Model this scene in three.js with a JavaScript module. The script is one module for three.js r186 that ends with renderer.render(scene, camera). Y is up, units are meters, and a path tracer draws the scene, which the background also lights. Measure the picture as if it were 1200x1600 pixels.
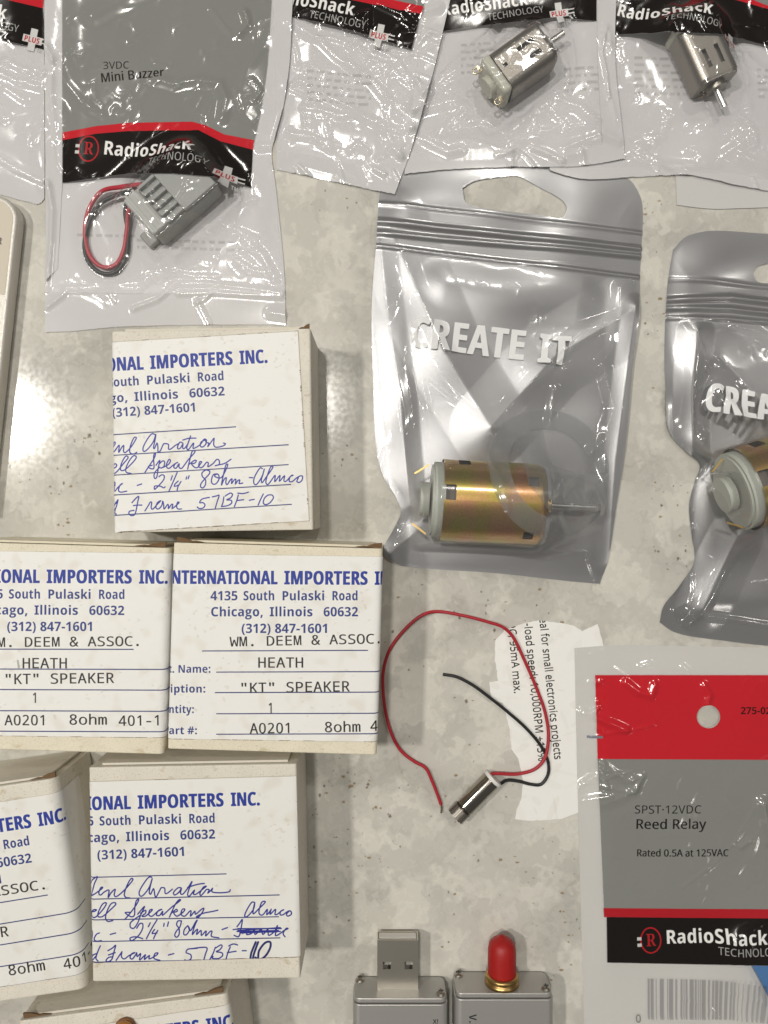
import * as THREE from 'three';
import { RoundedBoxGeometry } from 'three/addons/geometries/RoundedBoxGeometry.js';
import { mergeGeometries as joinGeometries } from 'three/addons/utils/BufferGeometryUtils.js';
import { RectAreaLightUniformsLib } from 'three/addons/lights/RectAreaLightUniformsLib.js';
import { FontLoader } from 'three/addons/loaders/FontLoader.js';
import { createNoise2D } from 'simplex-noise';

// ---------- camera, light, exposure ----------
const S = 0.0002, CAM = 0.24;                       // metres per photo pixel on the counter, camera height
const scene = new THREE.Scene();
const camera = new THREE.PerspectiveCamera(2 * Math.atan(800 * S / CAM) * 180 / Math.PI, 0.75, 0.01, 20);
camera.position.set(0, CAM, 0); camera.up.set(0, 0, -1); camera.lookAt(0, 0, 0);
const renderer = new THREE.WebGLRenderer({ antialias: true });
renderer.setSize(768, 1024);
renderer.toneMapping = THREE.LinearToneMapping; renderer.toneMappingExposure = 1.0;
renderer.shadowMap.enabled = true;
RectAreaLightUniformsLib.init();
scene.background = new THREE.Color().setRGB(0.104, 0.100, 0.094);     // dim light of the room all round
const LAMPS = [                                     // ceiling downlights: x, height, z, radiance, width
  [-0.87, 1.5, -0.22, 430, 0.095],
  [-0.22, 1.6, -0.26, 310, 0.095],
  [0.31, 1.6, -1.04, 160, 0.095],
  [1.10, 1.6, -0.35, 75, 0.095],
  [-0.95, 1.6, -1.2, 100, 0.095],
  [1.2, 1.6, 1.0, 35, 0.095],
  [-1.0, 1.6, 1.1, 50, 0.095],
];

// ---------- helpers ----------
const mergeGeometries = (list) => joinGeometries(list.map((g) => (g.index ? g.toNonIndexed() : g)));
let seed = 7;
const rnd = () => { seed = (seed + 0x6d2b79f5) | 0; let t = Math.imul(seed ^ (seed >>> 15), 1 | seed); t = (t + Math.imul(t ^ (t >>> 7), 61 | t)) ^ t; return ((t ^ (t >>> 14)) >>> 0) / 4294967296; };
const reseed = (s) => { seed = s; };
const n2 = createNoise2D(rnd), n2b = createNoise2D(rnd);
const clamp = (x, a = 0, b = 1) => Math.min(b, Math.max(a, x)), mix = (a, b, t) => a + (b - a) * t, sst = (a, b, x) => { const t = clamp((x - a) / (b - a)); return t * t * (3 - 2 * t); };
const W = (px, py, h = 0) => { const k = 1 - h / CAM; return new THREE.Vector3((px - 600) * S * k, h, (py - 800) * S * k); };
const taken = {};
function numbered(n) { taken[n] = (taken[n] ?? -1) + 1; return taken[n] ? n + '_' + String(taken[n]).padStart(3, '0') : n; }
function tag(o, label, category, group, kind) { Object.assign(o.userData, { label }); if (category) o.userData.category = category; if (group) o.userData.group = group; if (kind) o.userData.kind = kind; return o; }
function thing(name, label, category, pos, turn = 0, group) { const g = new THREE.Group(); g.name = numbered(name); if (pos) g.position.copy(pos); g.rotation.y = turn; tag(g, label, category, group); scene.add(g); return g; }
function part(name, geo, mat, parent) { const m = new THREE.Mesh(geo, mat); m.name = name; m.castShadow = m.receiveShadow = true; parent.add(m); return m; }
const std = (rgb, o = {}) => new THREE.MeshStandardMaterial({ color: new THREE.Color().setRGB(...rgb), roughness: 0.6, ...o });
const phys = (rgb, o = {}) => new THREE.MeshPhysicalMaterial({ color: new THREE.Color().setRGB(...rgb), roughness: 0.5, ...o });
function canvas(w, h) { const c = document.createElement('canvas'); c.width = Math.round(w); c.height = Math.round(h); return c; }
function ctex(c, srgb = true) { const t = new THREE.CanvasTexture(c); t.magFilter = THREE.LinearFilter; if (srgb) t.colorSpace = THREE.SRGBColorSpace; t.wrapS = t.wrapT = THREE.ClampToEdgeWrapping; return t; }
function dtex(w, h, fn, srgb) {
  const d = new Uint8Array(w * h * 4);
  for (let y = 0, o = 0; y < h; y++) for (let x = 0; x < w; x++, o += 4) { const c = fn(x, y); d[o] = c[0]; d[o + 1] = c[1]; d[o + 2] = c[2]; d[o + 3] = 255; }
  const t = new THREE.DataTexture(d, w, h); t.magFilter = THREE.LinearFilter; t.wrapS = t.wrapT = THREE.MirroredRepeatWrapping; if (srgb) t.colorSpace = THREE.SRGBColorSpace; t.needsUpdate = true; return t;
}
const fbm = (x, y, o = 4) => { let s = 0, a = 0.5, t = 0; for (let i = 0; i < o; i++) { s += a * n2(x, y); t += a; x = x * 2.03 + 17; y = y * 2.03 - 9; a *= 0.5; } return s / t; };
// text whose baseline runs from (x0,y0) to (x1,y1) with the given height of its capitals
function fit(ctx, str, x0, y0, x1, y1, cap, font) {
  ctx.save(); ctx.translate(x0, y0); ctx.rotate(Math.atan2(y1 - y0, x1 - x0));
  const big = 40; ctx.font = font.replace('$', big + 'px'); const w = ctx.measureText(str).width;
  ctx.scale(Math.hypot(x1 - x0, y1 - y0) / w, cap / (0.714 * big)); ctx.textBaseline = 'alphabetic'; ctx.fillText(str, 0, 0); ctx.restore();
}
const SANS = '$ sans-serif', BOLD = 'bold $ sans-serif', MONO = '$ monospace';
function spline(ctx, pts) {
  ctx.beginPath(); ctx.moveTo(...pts[0]);
  for (let i = 0; i < pts.length - 1; i++) {
    const a = pts[Math.max(0, i - 1)], b = pts[i], c = pts[i + 1], d = pts[Math.min(pts.length - 1, i + 2)];
    ctx.bezierCurveTo(b[0] + (c[0] - a[0]) / 6, b[1] + (c[1] - a[1]) / 6, c[0] - (d[0] - b[0]) / 6, c[1] - (d[1] - b[1]) / 6, c[0], c[1]);
  }
  ctx.stroke();
}
function smoothLine(pts, n) { // resample a polyline of photo pixels evenly
  const cum = [0]; for (let i = 1; i < pts.length; i++) cum.push(cum[i - 1] + Math.hypot(pts[i][0] - pts[i - 1][0], pts[i][1] - pts[i - 1][1]));
  const L = cum[cum.length - 1], out = [];
  const v = pts.map((p) => new THREE.Vector3(p[0], p[1], 0));
  if (pts.length > 2) { const c = new THREE.CatmullRomCurve3(v, false, 'centripetal'); return c.getSpacedPoints(n).map((p) => [p.x, p.y]); }
  for (let i = 0; i <= n; i++) out.push([mix(pts[0][0], pts[1][0], i / n), mix(pts[0][1], pts[1][1], i / n)]);
  return out;
}
function inside(poly, x, y) { let r = false; for (let i = 0, j = poly.length - 1; i < poly.length; j = i++) { const [a, b] = poly[i], [c, d] = poly[j]; if ((b > y) !== (d > y) && x < (c - a) * (y - b) / (d - b) + a) r = !r; } return r; }
function nearest(poly, x, y) {
  let best = 1e9, q = [x, y];
  for (let i = 0; i < poly.length; i++) { const [a, b] = poly[i], [c, d] = poly[(i + 1) % poly.length], t = clamp(((x - a) * (c - a) + (y - b) * (d - b)) / ((c - a) ** 2 + (d - b) ** 2 || 1)), X = a + t * (c - a), Y = b + t * (d - b), e = (X - x) ** 2 + (Y - y) ** 2; if (e < best) { best = e; q = [X, Y]; } }
  return q;
}
const box = (w, h, d, x = 0, y = 0, z = 0, r = 0) => (r ? new RoundedBoxGeometry(w, h, d, 2, r) : new THREE.BoxGeometry(w, h, d)).translate(x, y, z);
const cylX = (r, x0, x1, y = 0, z = 0, n = 28, r2 = r) => new THREE.CylinderGeometry(r2, r, x1 - x0, n).rotateZ(-Math.PI / 2).translate((x0 + x1) / 2, y, z);

// height in mm of all that lies on the counter so far, on a grid of 2 photo pixels
const HX = 950, HY = 1150, H = new Float32Array(HX * HY), hat = (x, y) => clamp(Math.round((x + 350) / 2), 0, HX - 1) + HX * clamp(Math.round((y + 350) / 2), 0, HY - 1);

// ---------- ceiling lamps (above the frame) ----------
LAMPS.forEach(([x, y, z, power, w], i) => {
  const at = new THREE.Vector3(x, y, z);
  const t = thing('ceiling_downlight', 'round ceiling downlight ' + ['left of the counter, nearest its edge', 'almost straight above the counter', 'behind the counter, right of its middle', 'far out to the right', 'behind the counter, far left', 'in front of the counter, far right', 'in front of the counter, far left'][i], 'downlight', at);
  part('trim_ring', new THREE.TorusGeometry(w * 0.72, 0.008, 10, 40).rotateX(Math.PI / 2).translate(0, 0.004, 0), std([0.8, 0.8, 0.78]), t);
  part('lamp_lens', new THREE.CylinderGeometry(w * 0.7, w * 0.7, 0.004, 40).translate(0, 0.006, 0), std([0.8, 0.78, 0.72], { emissive: new THREE.Color(1, 0.93, 0.82), emissiveIntensity: 2 }), t);
  const l = new THREE.RectAreaLight(new THREE.Color(1, 0.958, 0.888), power, w, w); l.position.copy(at); l.lookAt(x, -1, z + 1e-4); l.name = 'downlight_lamp'; scene.add(l);
});

// ---------- countertop ----------
{
  const TW = 1400, TH = 1800;                        // the texture covers 1400 x 1800 photo pixels
  const clusters = [[135, 690, 26, 16], [100, 760, 26, 14], [104, 822, 14, 12], [30, 730, 22, 14], [520, 285, 40, 16], [600, 905, 60, 14], [700, 1160, 60, 18], [650, 990, 60, 14], [1030, 500, 26, 18], [1040, 780, 34, 16], [1050, 860, 28, 20], [780, 950, 40, 16], [560, 1290, 60, 40], [640, 1400, 90, 24], [860, 1480, 50, 30], [560, 1230, 60, 40], [520, 1400, 50, 26], [800, 1300, 90, 16], [850, 1380, 60, 24], [520, 720, 30, 14], [690, 1230, 50, 10], [1010, 330, 20, 14], [870, 960, 40, 12]];
  const specks = []; reseed(91);
  for (const [x, y, r, n] of clusters) for (let k = 0; k < n * 0.6; k++) { const a = rnd() * 6.28, d = Math.sqrt(rnd()) * r * 1.3; specks.push([x + Math.cos(a) * d, y + Math.sin(a) * d, 0.7 + rnd() * rnd() * 2.6, rnd()]); }
  for (let k = 0; k < 60; k++) specks.push([rnd() * TW - 100, rnd() * TH - 100, 0.5 + rnd() * rnd() * 1.8, rnd()]);
  const cell = new Map(); for (const s of specks) { const k = Math.floor(s[0] / 8) + ',' + Math.floor(s[1] / 8); if (!cell.has(k)) cell.set(k, []); cell.get(k).push(s); }
  const vein = (x, y) => { const wx = x + 26 * n2(x / 70, y / 70 + 5), wy = y + 26 * n2(x / 70 + 31, y / 70); const r = 1 - Math.abs(n2b(wx / 150, wy / 190)); return Math.pow(clamp(r), 16) * clamp(0.55 + 0.9 * n2(x / 90 + 9, y / 90)); };
  const tw = 1536, th = Math.round(1536 * TH / TW);
  const map = dtex(tw, th, (ix, iy) => {
    const x = ix / tw * TW - 100, y = (1 - iy / th) * TH - 100;
    const ux = x + 14 * n2(x / 26, y / 26 + 50) + 4 * n2b(x / 8, y / 8), uy = y + 14 * n2(x / 26 + 70, y / 26) + 4 * n2b(x / 8 + 30, y / 8);
    const big = fbm(x / 260 + 3, y / 260, 3), fine = n2b(x / 2.2, y / 2.2) * 0.5 + n2(x / 5, y / 5) * 0.5;
    const fl = (k, a, b, e = 0.12) => sst(a, a + e, fbm(ux / k + k, uy / k - k, 2) + b * big);
    const d1 = fl(130, 0.0, 0.6, 0.5), d2 = fl(62, 0.25, 0.6, 0.3), d3 = fl(26, 0.5, 0.6, 0.14), p1 = fl(95, -0.05, -0.5, 0.5), p2 = fl(34, 0.3, -0.5, 0.2), v = 0.4 * vein(x, y) * sst(-0.1, 0.4, big);
    const L = 0.60 - 0.05 * d1 - 0.04 * d2 - 0.03 * d3 + 0.085 * p1 + 0.035 * p2 - 0.03 * sst(0, 0.7, big) + 0.005 * fine;
    let r = L * 1.0, g = L * 0.972, b = L * 0.882;
    r -= v * 0.17; g -= v * 0.19; b -= v * 0.21;
    for (let dy = -1; dy <= 1; dy++) for (let dx = -1; dx <= 1; dx++) for (const s of cell.get((Math.floor(x / 8) + dx) + ',' + (Math.floor(y / 8) + dy)) ?? []) {
      const d = Math.hypot((x - s[0]) * (0.6 + 0.8 * s[3]), (y - s[1]) * (1.25 - 0.5 * s[3])) + 1.1 * n2(x / 2.3, y / 2.3), k = sst(s[2] + 0.5, s[2] - 0.6, d) * 0.85;
      if (k > 0) { const c = s[3] < 0.45 ? [0.26, 0.17, 0.07] : s[3] < 0.8 ? [0.15, 0.12, 0.08] : [0.2, 0.2, 0.19]; r = mix(r, c[0], k); g = mix(g, c[1], k); b = mix(b, c[2], k); }
    }
    const e = (q) => 255 * Math.pow(clamp(q), 1 / 2.2);
    return [e(r), e(g), e(b)];
  }, true);
  const rough = dtex(256, 256, (x, y) => { const q = 255 * (0.105 + 0.03 * n2(x / 3, y / 3) + 0.02 * n2(x / 30, y / 30)); return [q, q, q]; });
  rough.wrapS = rough.wrapT = THREE.RepeatWrapping; rough.repeat.set(14, 18);
  const g = new THREE.PlaneGeometry(0.9, 1.1).rotateX(-Math.PI / 2), uv = g.attributes.uv, p = g.attributes.position;
  for (let i = 0; i < p.count; i++) uv.setXY(i, (p.getX(i) / S + 700) / TW, 1 - (p.getZ(i) / S + 900) / TH);
  const m = new THREE.MeshPhysicalMaterial({ map, roughness: 1, roughnessMap: rough, ior: 1.5 });
  const slab = new THREE.Group(); slab.name = 'countertop'; tag(slab, 'pale speckled stone countertop with grey clouds and brown flecks', null, null, 'structure'); scene.add(slab);
  part('stone_surface', g, m, slab);
  part('slab_body', box(0.9, 0.03, 1.1, 0, -0.0152, 0), std([0.5, 0.48, 0.44]), slab);
}

// ---------- cardboard speaker boxes ----------
const BH = 0.025, BK = 1 - BH / CAM, PX = S * BK;    // box height; metres per photo pixel on top of a box
const cardTex = dtex(512, 512, (x, y) => {
  const q = 1 + 0.025 * fbm(x / 90, y / 90, 3) + 0.015 * n2b(x / 4, y / 4), st = sst(0.45, 0.8, fbm(x / 60 + 9, y / 34, 3)) * 0.10 + sst(0.72, 0.85, n2(x / 7, y / 6)) * 0.10 + sst(0.82, 0.95, n2b(x / 3, y / 3)) * 0.25;
  return [250 * q * (1 - st * 0.8), 249 * q * (1 - st), 246 * q * (1 - st * 1.4)].map((v) => clamp(v, 0, 255));
}, true);
cardTex.wrapS = cardTex.wrapT = THREE.MirroredRepeatWrapping;
const paperBump = dtex(512, 512, (x, y) => { const q = 128 + 40 * n2(x / 3, y / 3) + 50 * n2b(x / 26, y / 26) + 30 * n2(x / 90, y / 90); return [q, q, q]; });
const cardOf = (hex) => new THREE.MeshStandardMaterial({ color: new THREE.Color(hex), map: cardTex, roughness: 0.62, bumpMap: paperBump, bumpScale: 0.00004 });
const greyCard = cardOf('#e4dfd4'), creamCard = cardOf('#ebe4d0');
const brownMat = std([0.16, 0.095, 0.045], { roughness: 0.9 });
const INK = '#1e3698', TYPE = '#1c1a1e', PEN = '#26319a', RULE = '#1b2a6c';

function makeBox(o) {
  const [cx, cy] = o.c, w = o.w * PX, d = o.h * PX, r = (o.r ?? 0.7) / 1000, rr = (o.rr ?? o.r ?? 0.7) / 1000;
  const t = thing('speaker_box', o.label, 'cardboard box', W(cx, cy, BH).setY(0), -o.rot * Math.PI / 180, 'white cardboard speaker boxes');
  const cardMat = o.cream ? creamCard : greyCard;
  // carton: side profile with rounded upper corners, run along its length
  const sh = new THREE.Shape(), hw = w / 2, b0 = 0.0004;
  sh.moveTo(-hw, b0); sh.lineTo(hw, b0); sh.lineTo(hw, BH - rr); sh.absarc(hw - rr, BH - rr, rr, 0, Math.PI / 2); sh.lineTo(-hw + r, BH); sh.absarc(-hw + r, BH - r, r, Math.PI / 2, Math.PI); sh.lineTo(-hw, b0);
  const bev = 0.00035, bodyG = new THREE.ExtrudeGeometry(sh, { depth: d - 2 * bev - 0.0006, bevelEnabled: true, bevelSize: 0.00025, bevelThickness: bev, bevelOffset: -0.00025, bevelSegments: 2, curveSegments: 6 }).translate(0, 0, -d / 2 + bev + 0.0006);
  const uv = bodyG.attributes.uv; for (let i = 0; i < uv.count; i++) uv.setXY(i, uv.getX(i) * 12 + cx / 300, uv.getY(i) * 12 + cy / 270);
  part('carton', bodyG, cardMat, t);
  // tuck flap on the far end, a hair lower than the face, and the torn card corners beside it
  const flap = part('tuck_flap', box(w - 0.006, BH - 0.0016, 0.0006, 0.0004, BH / 2 - 0.0005, -d / 2 + 0.0001), cardMat, t);
  for (const [x0, x1, y, tilt] of o.tears ?? []) {
    const sgn = (x0 + x1) / 2 > o.w / 2 ? 1 : -1, q = (f) => ((sgn > 0 ? mix(x0, x1, f) : mix(x1, x0, f)) * PX - hw), ws = new THREE.Shape([[0, 0], [0.3, 0.0004], [0.42, 0.0003], [0.7, 0.0010], [1, 0.0013], [0.98, -0.0002], [0.6, -0.0001]].map(([f, k]) => new THREE.Vector2(q(f), k)));
    part('torn_corner', new THREE.ExtrudeGeometry(ws, { depth: 0.0006, bevelEnabled: false }).rotateX(-Math.PI / 2).translate(0, BH - 0.0012 + y / 3000, -d / 2 + 0.0003), brownMat, t);
  }
  // paper label, folded over the edges where it is wider than the face
  const th = (o.lrot - o.rot) * Math.PI / 180, [a0, a1, c0, c1] = o.lab, nu = 90, nv = 40, pos = [], uvs = [], idx = [];
  const off = 0.00012;
  const fold = (f, rad) => { // f: metres past the start of the rounded corner
    const ang = f / (rad + off), q = Math.PI / 2;
    return ang < q ? [Math.sin(ang) * (rad + off), -(1 - Math.cos(ang)) * (rad + off)] : [rad + off, -(rad + off) - (f - q * (rad + off))];
  };
  for (let j = 0; j <= nv; j++) for (let i = 0; i <= nu; i++) {
    const a = mix(a0, a1, i / nu) * PX, b = mix(c0, c1, j / nv) * PX, fx = a * Math.cos(th) - b * Math.sin(th), fz = a * Math.sin(th) + b * Math.cos(th);
    let x = fx, y = BH + off + (o.bulge ?? 0.00008) * (0.5 + 0.5 * n2b(fx * 90 + cx, fz * 90));
    if (fx > hw - rr) { const q = fold(fx - (hw - rr), rr); x = hw - rr + q[0]; y = BH + off + q[1]; } else if (fx < -hw + r) { const q = fold(-hw + r - fx, r); x = -hw + r - q[0]; y = BH + off + q[1]; }
    pos.push(x, y, fz); uvs.push(i / nu, 1 - j / nv);
    if (i < nu && j < nv) { const k = j * (nu + 1) + i; idx.push(k, k + nu + 1, k + 1, k + 1, k + nu + 1, k + nu + 2); }
  }
  const lg = new THREE.BufferGeometry(); lg.setAttribute('position', new THREE.Float32BufferAttribute(pos, 3)); lg.setAttribute('uv', new THREE.Float32BufferAttribute(uvs, 2)); lg.setIndex(idx); lg.computeVertexNormals();
  const K = 4, cw = (a1 - a0) * K, ch = (c1 - c0) * K, cv = canvas(cw, ch), x = cv.getContext('2d');
  x.fillStyle = o.paper ?? '#f0efeb'; x.fillRect(0, 0, cw, ch); reseed(Math.abs(Math.round(cx * 7 + cy)));
  const im = x.getImageData(0, 0, Math.round(cw), Math.round(ch)), D = im.data; for (let y = 0, q = 0; y < im.height; y++) for (let X = 0; X < im.width; X++, q += 4) { const f = 1 - 0.035 * sst(0.1, 0.8, fbm(X / 240 + cx, y / 240 + cy, 2)) - 0.05 * sst(0.5, 0.85, n2(X / 60 + cy, y / 44)) * sst(0, 0.6, n2b(X / 300 + cx, y / 300)); D[q] *= f; D[q + 1] *= f * f ** 0.2; D[q + 2] *= f ** 1.6; } x.putImageData(im, 0, 0);
  for (let i = 0; i < 60; i++) { x.fillStyle = `rgba(80,66,50,${0.08 + rnd() * 0.25})`; x.beginPath(); x.ellipse(rnd() * cw, rnd() * ch, 0.8 + rnd() * 3.5, 0.8 + rnd() * 2, rnd() * 3, 0, 7); x.fill(); }
  // grime caught along the cut edges of the paper
  for (const [X0, Y0, X1, Y1] of o.grime ?? [[0, 0, cw, 0], [0, ch, cw, ch]]) { x.strokeStyle = 'rgba(96,76,48,0.45)'; x.lineWidth = 3; x.beginPath(); x.moveTo(X0, Y0); x.lineTo(X1, Y1); x.stroke(); }
  for (const [X0, Y0, X1, Y1, p] of o.grime ?? [[0, 0, cw, 0, 0.5], [0, ch, cw, ch, 0.45]]) for (let i = 0; i < 260; i++) { const q = rnd(); if (n2(q * 9 + cx, Y0 + X0) > 1 - 2 * p) continue; x.fillStyle = `rgba(84,60,34,${0.25 + rnd() * 0.5})`; x.fillRect(mix(X0, X1, q) - 5 - 2, mix(Y0, Y1, q) - 3, 4 + rnd() * 26, 2 + rnd() * 2.6); }
  x.setTransform(K, 0, 0, K, -a0 * K, -c0 * K); x.rotate(-o.lrot * Math.PI / 180); x.translate(-cx, -cy);   // from here on in photo pixels
  o.draw(x);
  part('paper_label', lg, new THREE.MeshStandardMaterial({ map: ctex(cv), roughness: 0.55, bumpMap: paperBump, bumpScale: 0.00003 }), t);
  return t;
}
const header = (x, L) => { // the printed heading: [string, x0, y0, x1, y1, capital height]
  x.fillStyle = INK;
  const cuts = [[0, 0.473, 0.5, 0.852, 0.88, 1], [0, 0.186, 0.22, 0.437, 0.48, 0.775, 0.818, 1], [0, 0.36, 0.398, 0.693, 0.762, 1], [0, 0.34, 0.38, 1]];
  L = L.flatMap(([s, x0, y0, x1, y1, cap], i) => s.split(/ +/).map((w, k) => { const a = cuts[i][2 * k], b = cuts[i][2 * k + 1]; return [w, mix(x0, x1, a), mix(y0, y1, a), mix(x0, x1, b), mix(y0, y1, b), cap, i]; }));
  L.forEach(([s, ...q]) => { const i = q.pop(); if (i === 0) { fit(x, s, ...q, BOLD); x.save(); x.translate(0.6, 0); fit(x, s, ...q, BOLD); x.translate(-1.2, 0.2); fit(x, s, ...q, BOLD); x.restore(); } else { x.fillStyle = '#263880'; fit(x, s, ...q, BOLD); } });
};
const rules = (x, list, w = 1.6) => { x.strokeStyle = RULE; for (const [x0, y0, x1, y1, k] of list) { x.lineWidth = k ?? w; x.beginPath(); x.moveTo(x0, y0); x.lineTo(x1, y1); x.stroke(); } };
const typed = (x, list) => { x.fillStyle = TYPE; for (const [s, ...q] of list) { const [x0, y0, x1, y1, cap] = q; fit(x, s, x0, y0, x1, y1, cap, MONO); fit(x, s, x0 + 0.5, y0 + 0.2, x1 + 0.5, y1 + 0.2, cap, MONO); } };
const pen = (x, ox, oy, strokes, w = 1.9, col = PEN) => { x.strokeStyle = col; x.lineCap = x.lineJoin = 'round'; x.lineWidth = w; for (const s of strokes) spline(x, s.map(([a, b]) => [ox + a / 6.6667, oy + b / 6.6667])); };

makeBox({ c: [332, 671], w: 311, h: 318, rot: -0.8, lrot: -3.4, lab: [-200, 143, -146, 152], label: 'topmost speaker box, handwritten, standing alone above the other boxes', tears: [[292, 309, -0.8]],
  grime: [[170, 2, 1372, 2, 0.75], [1370, 0, 1370, 1192, 0.6], [170, 1190, 1372, 1190, 0.55]],
  draw(x) {
    header(x, [['INTERNATIONAL IMPORTERS INC.', 51, 587, 419, 567, 21], ['4135 South Pulaski Road', 116, 608, 351, 594, 14], ['Chicago, Illinois  60632', 116, 633, 352, 618, 14], ['(312) 847-1601', 175, 652, 308, 643, 14]]);
    rules(x, [[120, 683, 369, 667], [120, 715, 451, 695], [120, 746, 451, 726], [120, 777, 455, 757], [120, 809, 456, 788]]);
    pen(x, 160, 670, [[[92, 195], [125, 170], [135, 145], [115, 140], [98, 175], [100, 225], [125, 235], [160, 190], [178, 175], [172, 245], [200, 200], [225, 175], [222, 235], [245, 245], [300, 190], [350, 110], [352, 90], [330, 95], [300, 160], [285, 225], [295, 255], [330, 262], [360, 245]],
      [[550, 60], [515, 55], [470, 110], [430, 185], [425, 225], [445, 235], [490, 195], [535, 130], [558, 62], [550, 120], [535, 190], [545, 205], [570, 150], [580, 190], [582, 240], [605, 230], [635, 165], [655, 155], [690, 165], [690, 210], [715, 210], [760, 175], [805, 150]],
      [[840, 150], [810, 140], [785, 185], [790, 210], [815, 200], [840, 160], [838, 200], [855, 205], [890, 160], [920, 75], [895, 150], [880, 200], [900, 215], [950, 150], [945, 200], [965, 200], [1020, 165], [1060, 110], [1085, 120], [1075, 165], [1045, 190], [1022, 180], [1030, 140], [1070, 120], [1085, 145], [1110, 150], [1100, 185], [1140, 130], [1165, 100], [1160, 160], [1177, 190], [1217, 190], [1267, 175], [1282, 155], [1262, 150]],
      [[840, 118], [900, 100], [975, 98]],
      [[95, 415], [140, 400], [150, 375], [125, 365], [100, 400], [95, 440], [120, 465], [160, 440], [215, 370], [265, 310], [265, 288], [240, 290], [205, 350], [190, 410], [200, 435], [240, 425], [300, 370], [350, 310], [350, 285], [320, 285], [275, 345], [245, 420], [255, 455], [300, 465]],
      [[445, 455], [490, 385], [540, 310], [555, 260], [540, 265], [535, 320], [540, 380], [535, 415], [505, 415], [480, 395], [520, 380]],
      [[560, 380], [600, 330], [585, 400], [575, 470], [565, 510], [545, 515], [540, 480], [560, 440], [600, 400]], [[590, 370], [630, 335], [650, 350], [640, 395], [610, 410], [640, 400], [690, 370], [710, 335], [695, 320], [670, 370], [675, 405], [700, 410], [750, 370], [785, 350], [760, 365], [745, 400], [770, 410], [800, 365], [800, 400], [830, 410], [890, 330], [960, 250], [960, 230], [935, 240], [910, 330], [890, 420]],
      [[905, 370], [960, 330], [980, 335], [960, 360], [930, 365], [960, 400], [990, 405], [1020, 370], [1035, 345], [1015, 345], [1005, 385], [1020, 405], [1050, 395], [1085, 350], [1105, 360], [1100, 395], [1130, 380], [1157, 360], [1192, 320], [1217, 330], [1217, 370], [1177, 385], [1217, 375], [1277, 360], [1340, 318]],
      [[92, 595], [125, 580], [130, 560], [110, 560], [95, 600], [92, 655], [125, 600], [130, 580], [120, 630], [130, 650], [165, 610], [210, 570], [185, 590], [170, 640], [195, 660], [255, 650]], [[365, 590], [410, 575]],
      [[590, 500], [620, 480], [645, 490], [640, 530], [600, 580], [560, 620], [545, 630], [545, 600], [575, 595], [610, 600], [640, 615], [655, 605]], [[730, 490], [715, 535]], [[780, 455], [735, 560], [695, 650]], [[790, 545], [755, 580], [755, 600], [800, 585]], [[820, 550], [790, 600], [780, 645]], [[880, 500], [873, 525]], [[905, 490], [895, 520]],
      [[1120, 440], [1080, 430], [1040, 460], [1045, 500], [1075, 530], [1075, 580], [1050, 615], [1025, 605], [1030, 570], [1070, 520], [1115, 470], [1120, 440]],
      [[92, 830], [120, 790], [150, 760], [165, 740], [150, 800], [130, 850], [125, 880], [145, 888]], [[150, 770], [115, 800], [92, 850], [100, 865], [130, 830]], [[310, 770], [345, 730], [380, 705], [370, 760], [355, 840], [340, 890], [310, 905], [280, 890], [285, 860], [330, 850]], [[325, 800], [370, 795], [412, 795]],
      [[445, 855], [480, 800], [500, 765], [515, 770], [510, 825], [530, 835], [570, 790], [610, 750], [575, 770], [560, 820], [585, 835], [620, 800], [630, 755], [640, 790], [645, 835], [680, 790], [690, 800], [690, 830], [720, 790], [735, 790], [730, 830], [780, 790], [800, 770], [785, 765], [775, 810], [790, 835], [825, 835]],
      [[1115, 715], [1060, 725], [1030, 740], [1015, 770], [1050, 770], [1070, 795], [1050, 825], [1010, 830], [990, 815]]]);
    pen(x, 320, 670, [[[130, 470], [90, 480], [70, 540], [85, 575], [120, 570], [150, 520], [140, 475], [110, 480], [110, 500], [170, 510], [215, 440], [240, 375], [220, 380], [195, 480], [175, 585], [200, 530], [225, 510], [220, 560], [235, 580], [270, 530], [285, 525], [280, 570], [310, 530], [325, 530], [320, 575], [345, 540], [365, 535], [360, 570], [395, 565]], [[465, 508], [500, 510]],
      [[600, 415], [575, 410], [530, 480], [510, 540], [520, 580], [550, 570], [600, 490], [620, 420], [605, 480], [590, 530], [600, 560], [650, 490], [700, 420], [710, 395], [690, 395], [665, 450], [640, 530], [640, 570], [665, 575], [720, 500], [735, 490], [730, 550], [770, 500], [785, 490], [780, 545], [830, 490], [825, 540], [850, 545], [900, 490], [920, 485], [890, 500], [880, 545], [910, 550], [960, 510], [1000, 490], [1020, 500], [1010, 540], [980, 560], [960, 545], [975, 510]],
      [[80, 710], [120, 700], [150, 695], [130, 760], [110, 830]], [[200, 710], [190, 770], [175, 810]], [[215, 700], [265, 670], [290, 685], [270, 720], [230, 740], [275, 745], [280, 775], [240, 800], [180, 810]], [[350, 690], [335, 745], [310, 810]], [[345, 670], [400, 675], [455, 660]], [[335, 748], [405, 738]], [[465, 745], [515, 735]], [[610, 680], [580, 740], [557, 795]], [[660, 690], [625, 720], [610, 770], [635, 790], [680, 770], [715, 720], [700, 690], [660, 690]]]);
  } });

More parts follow.
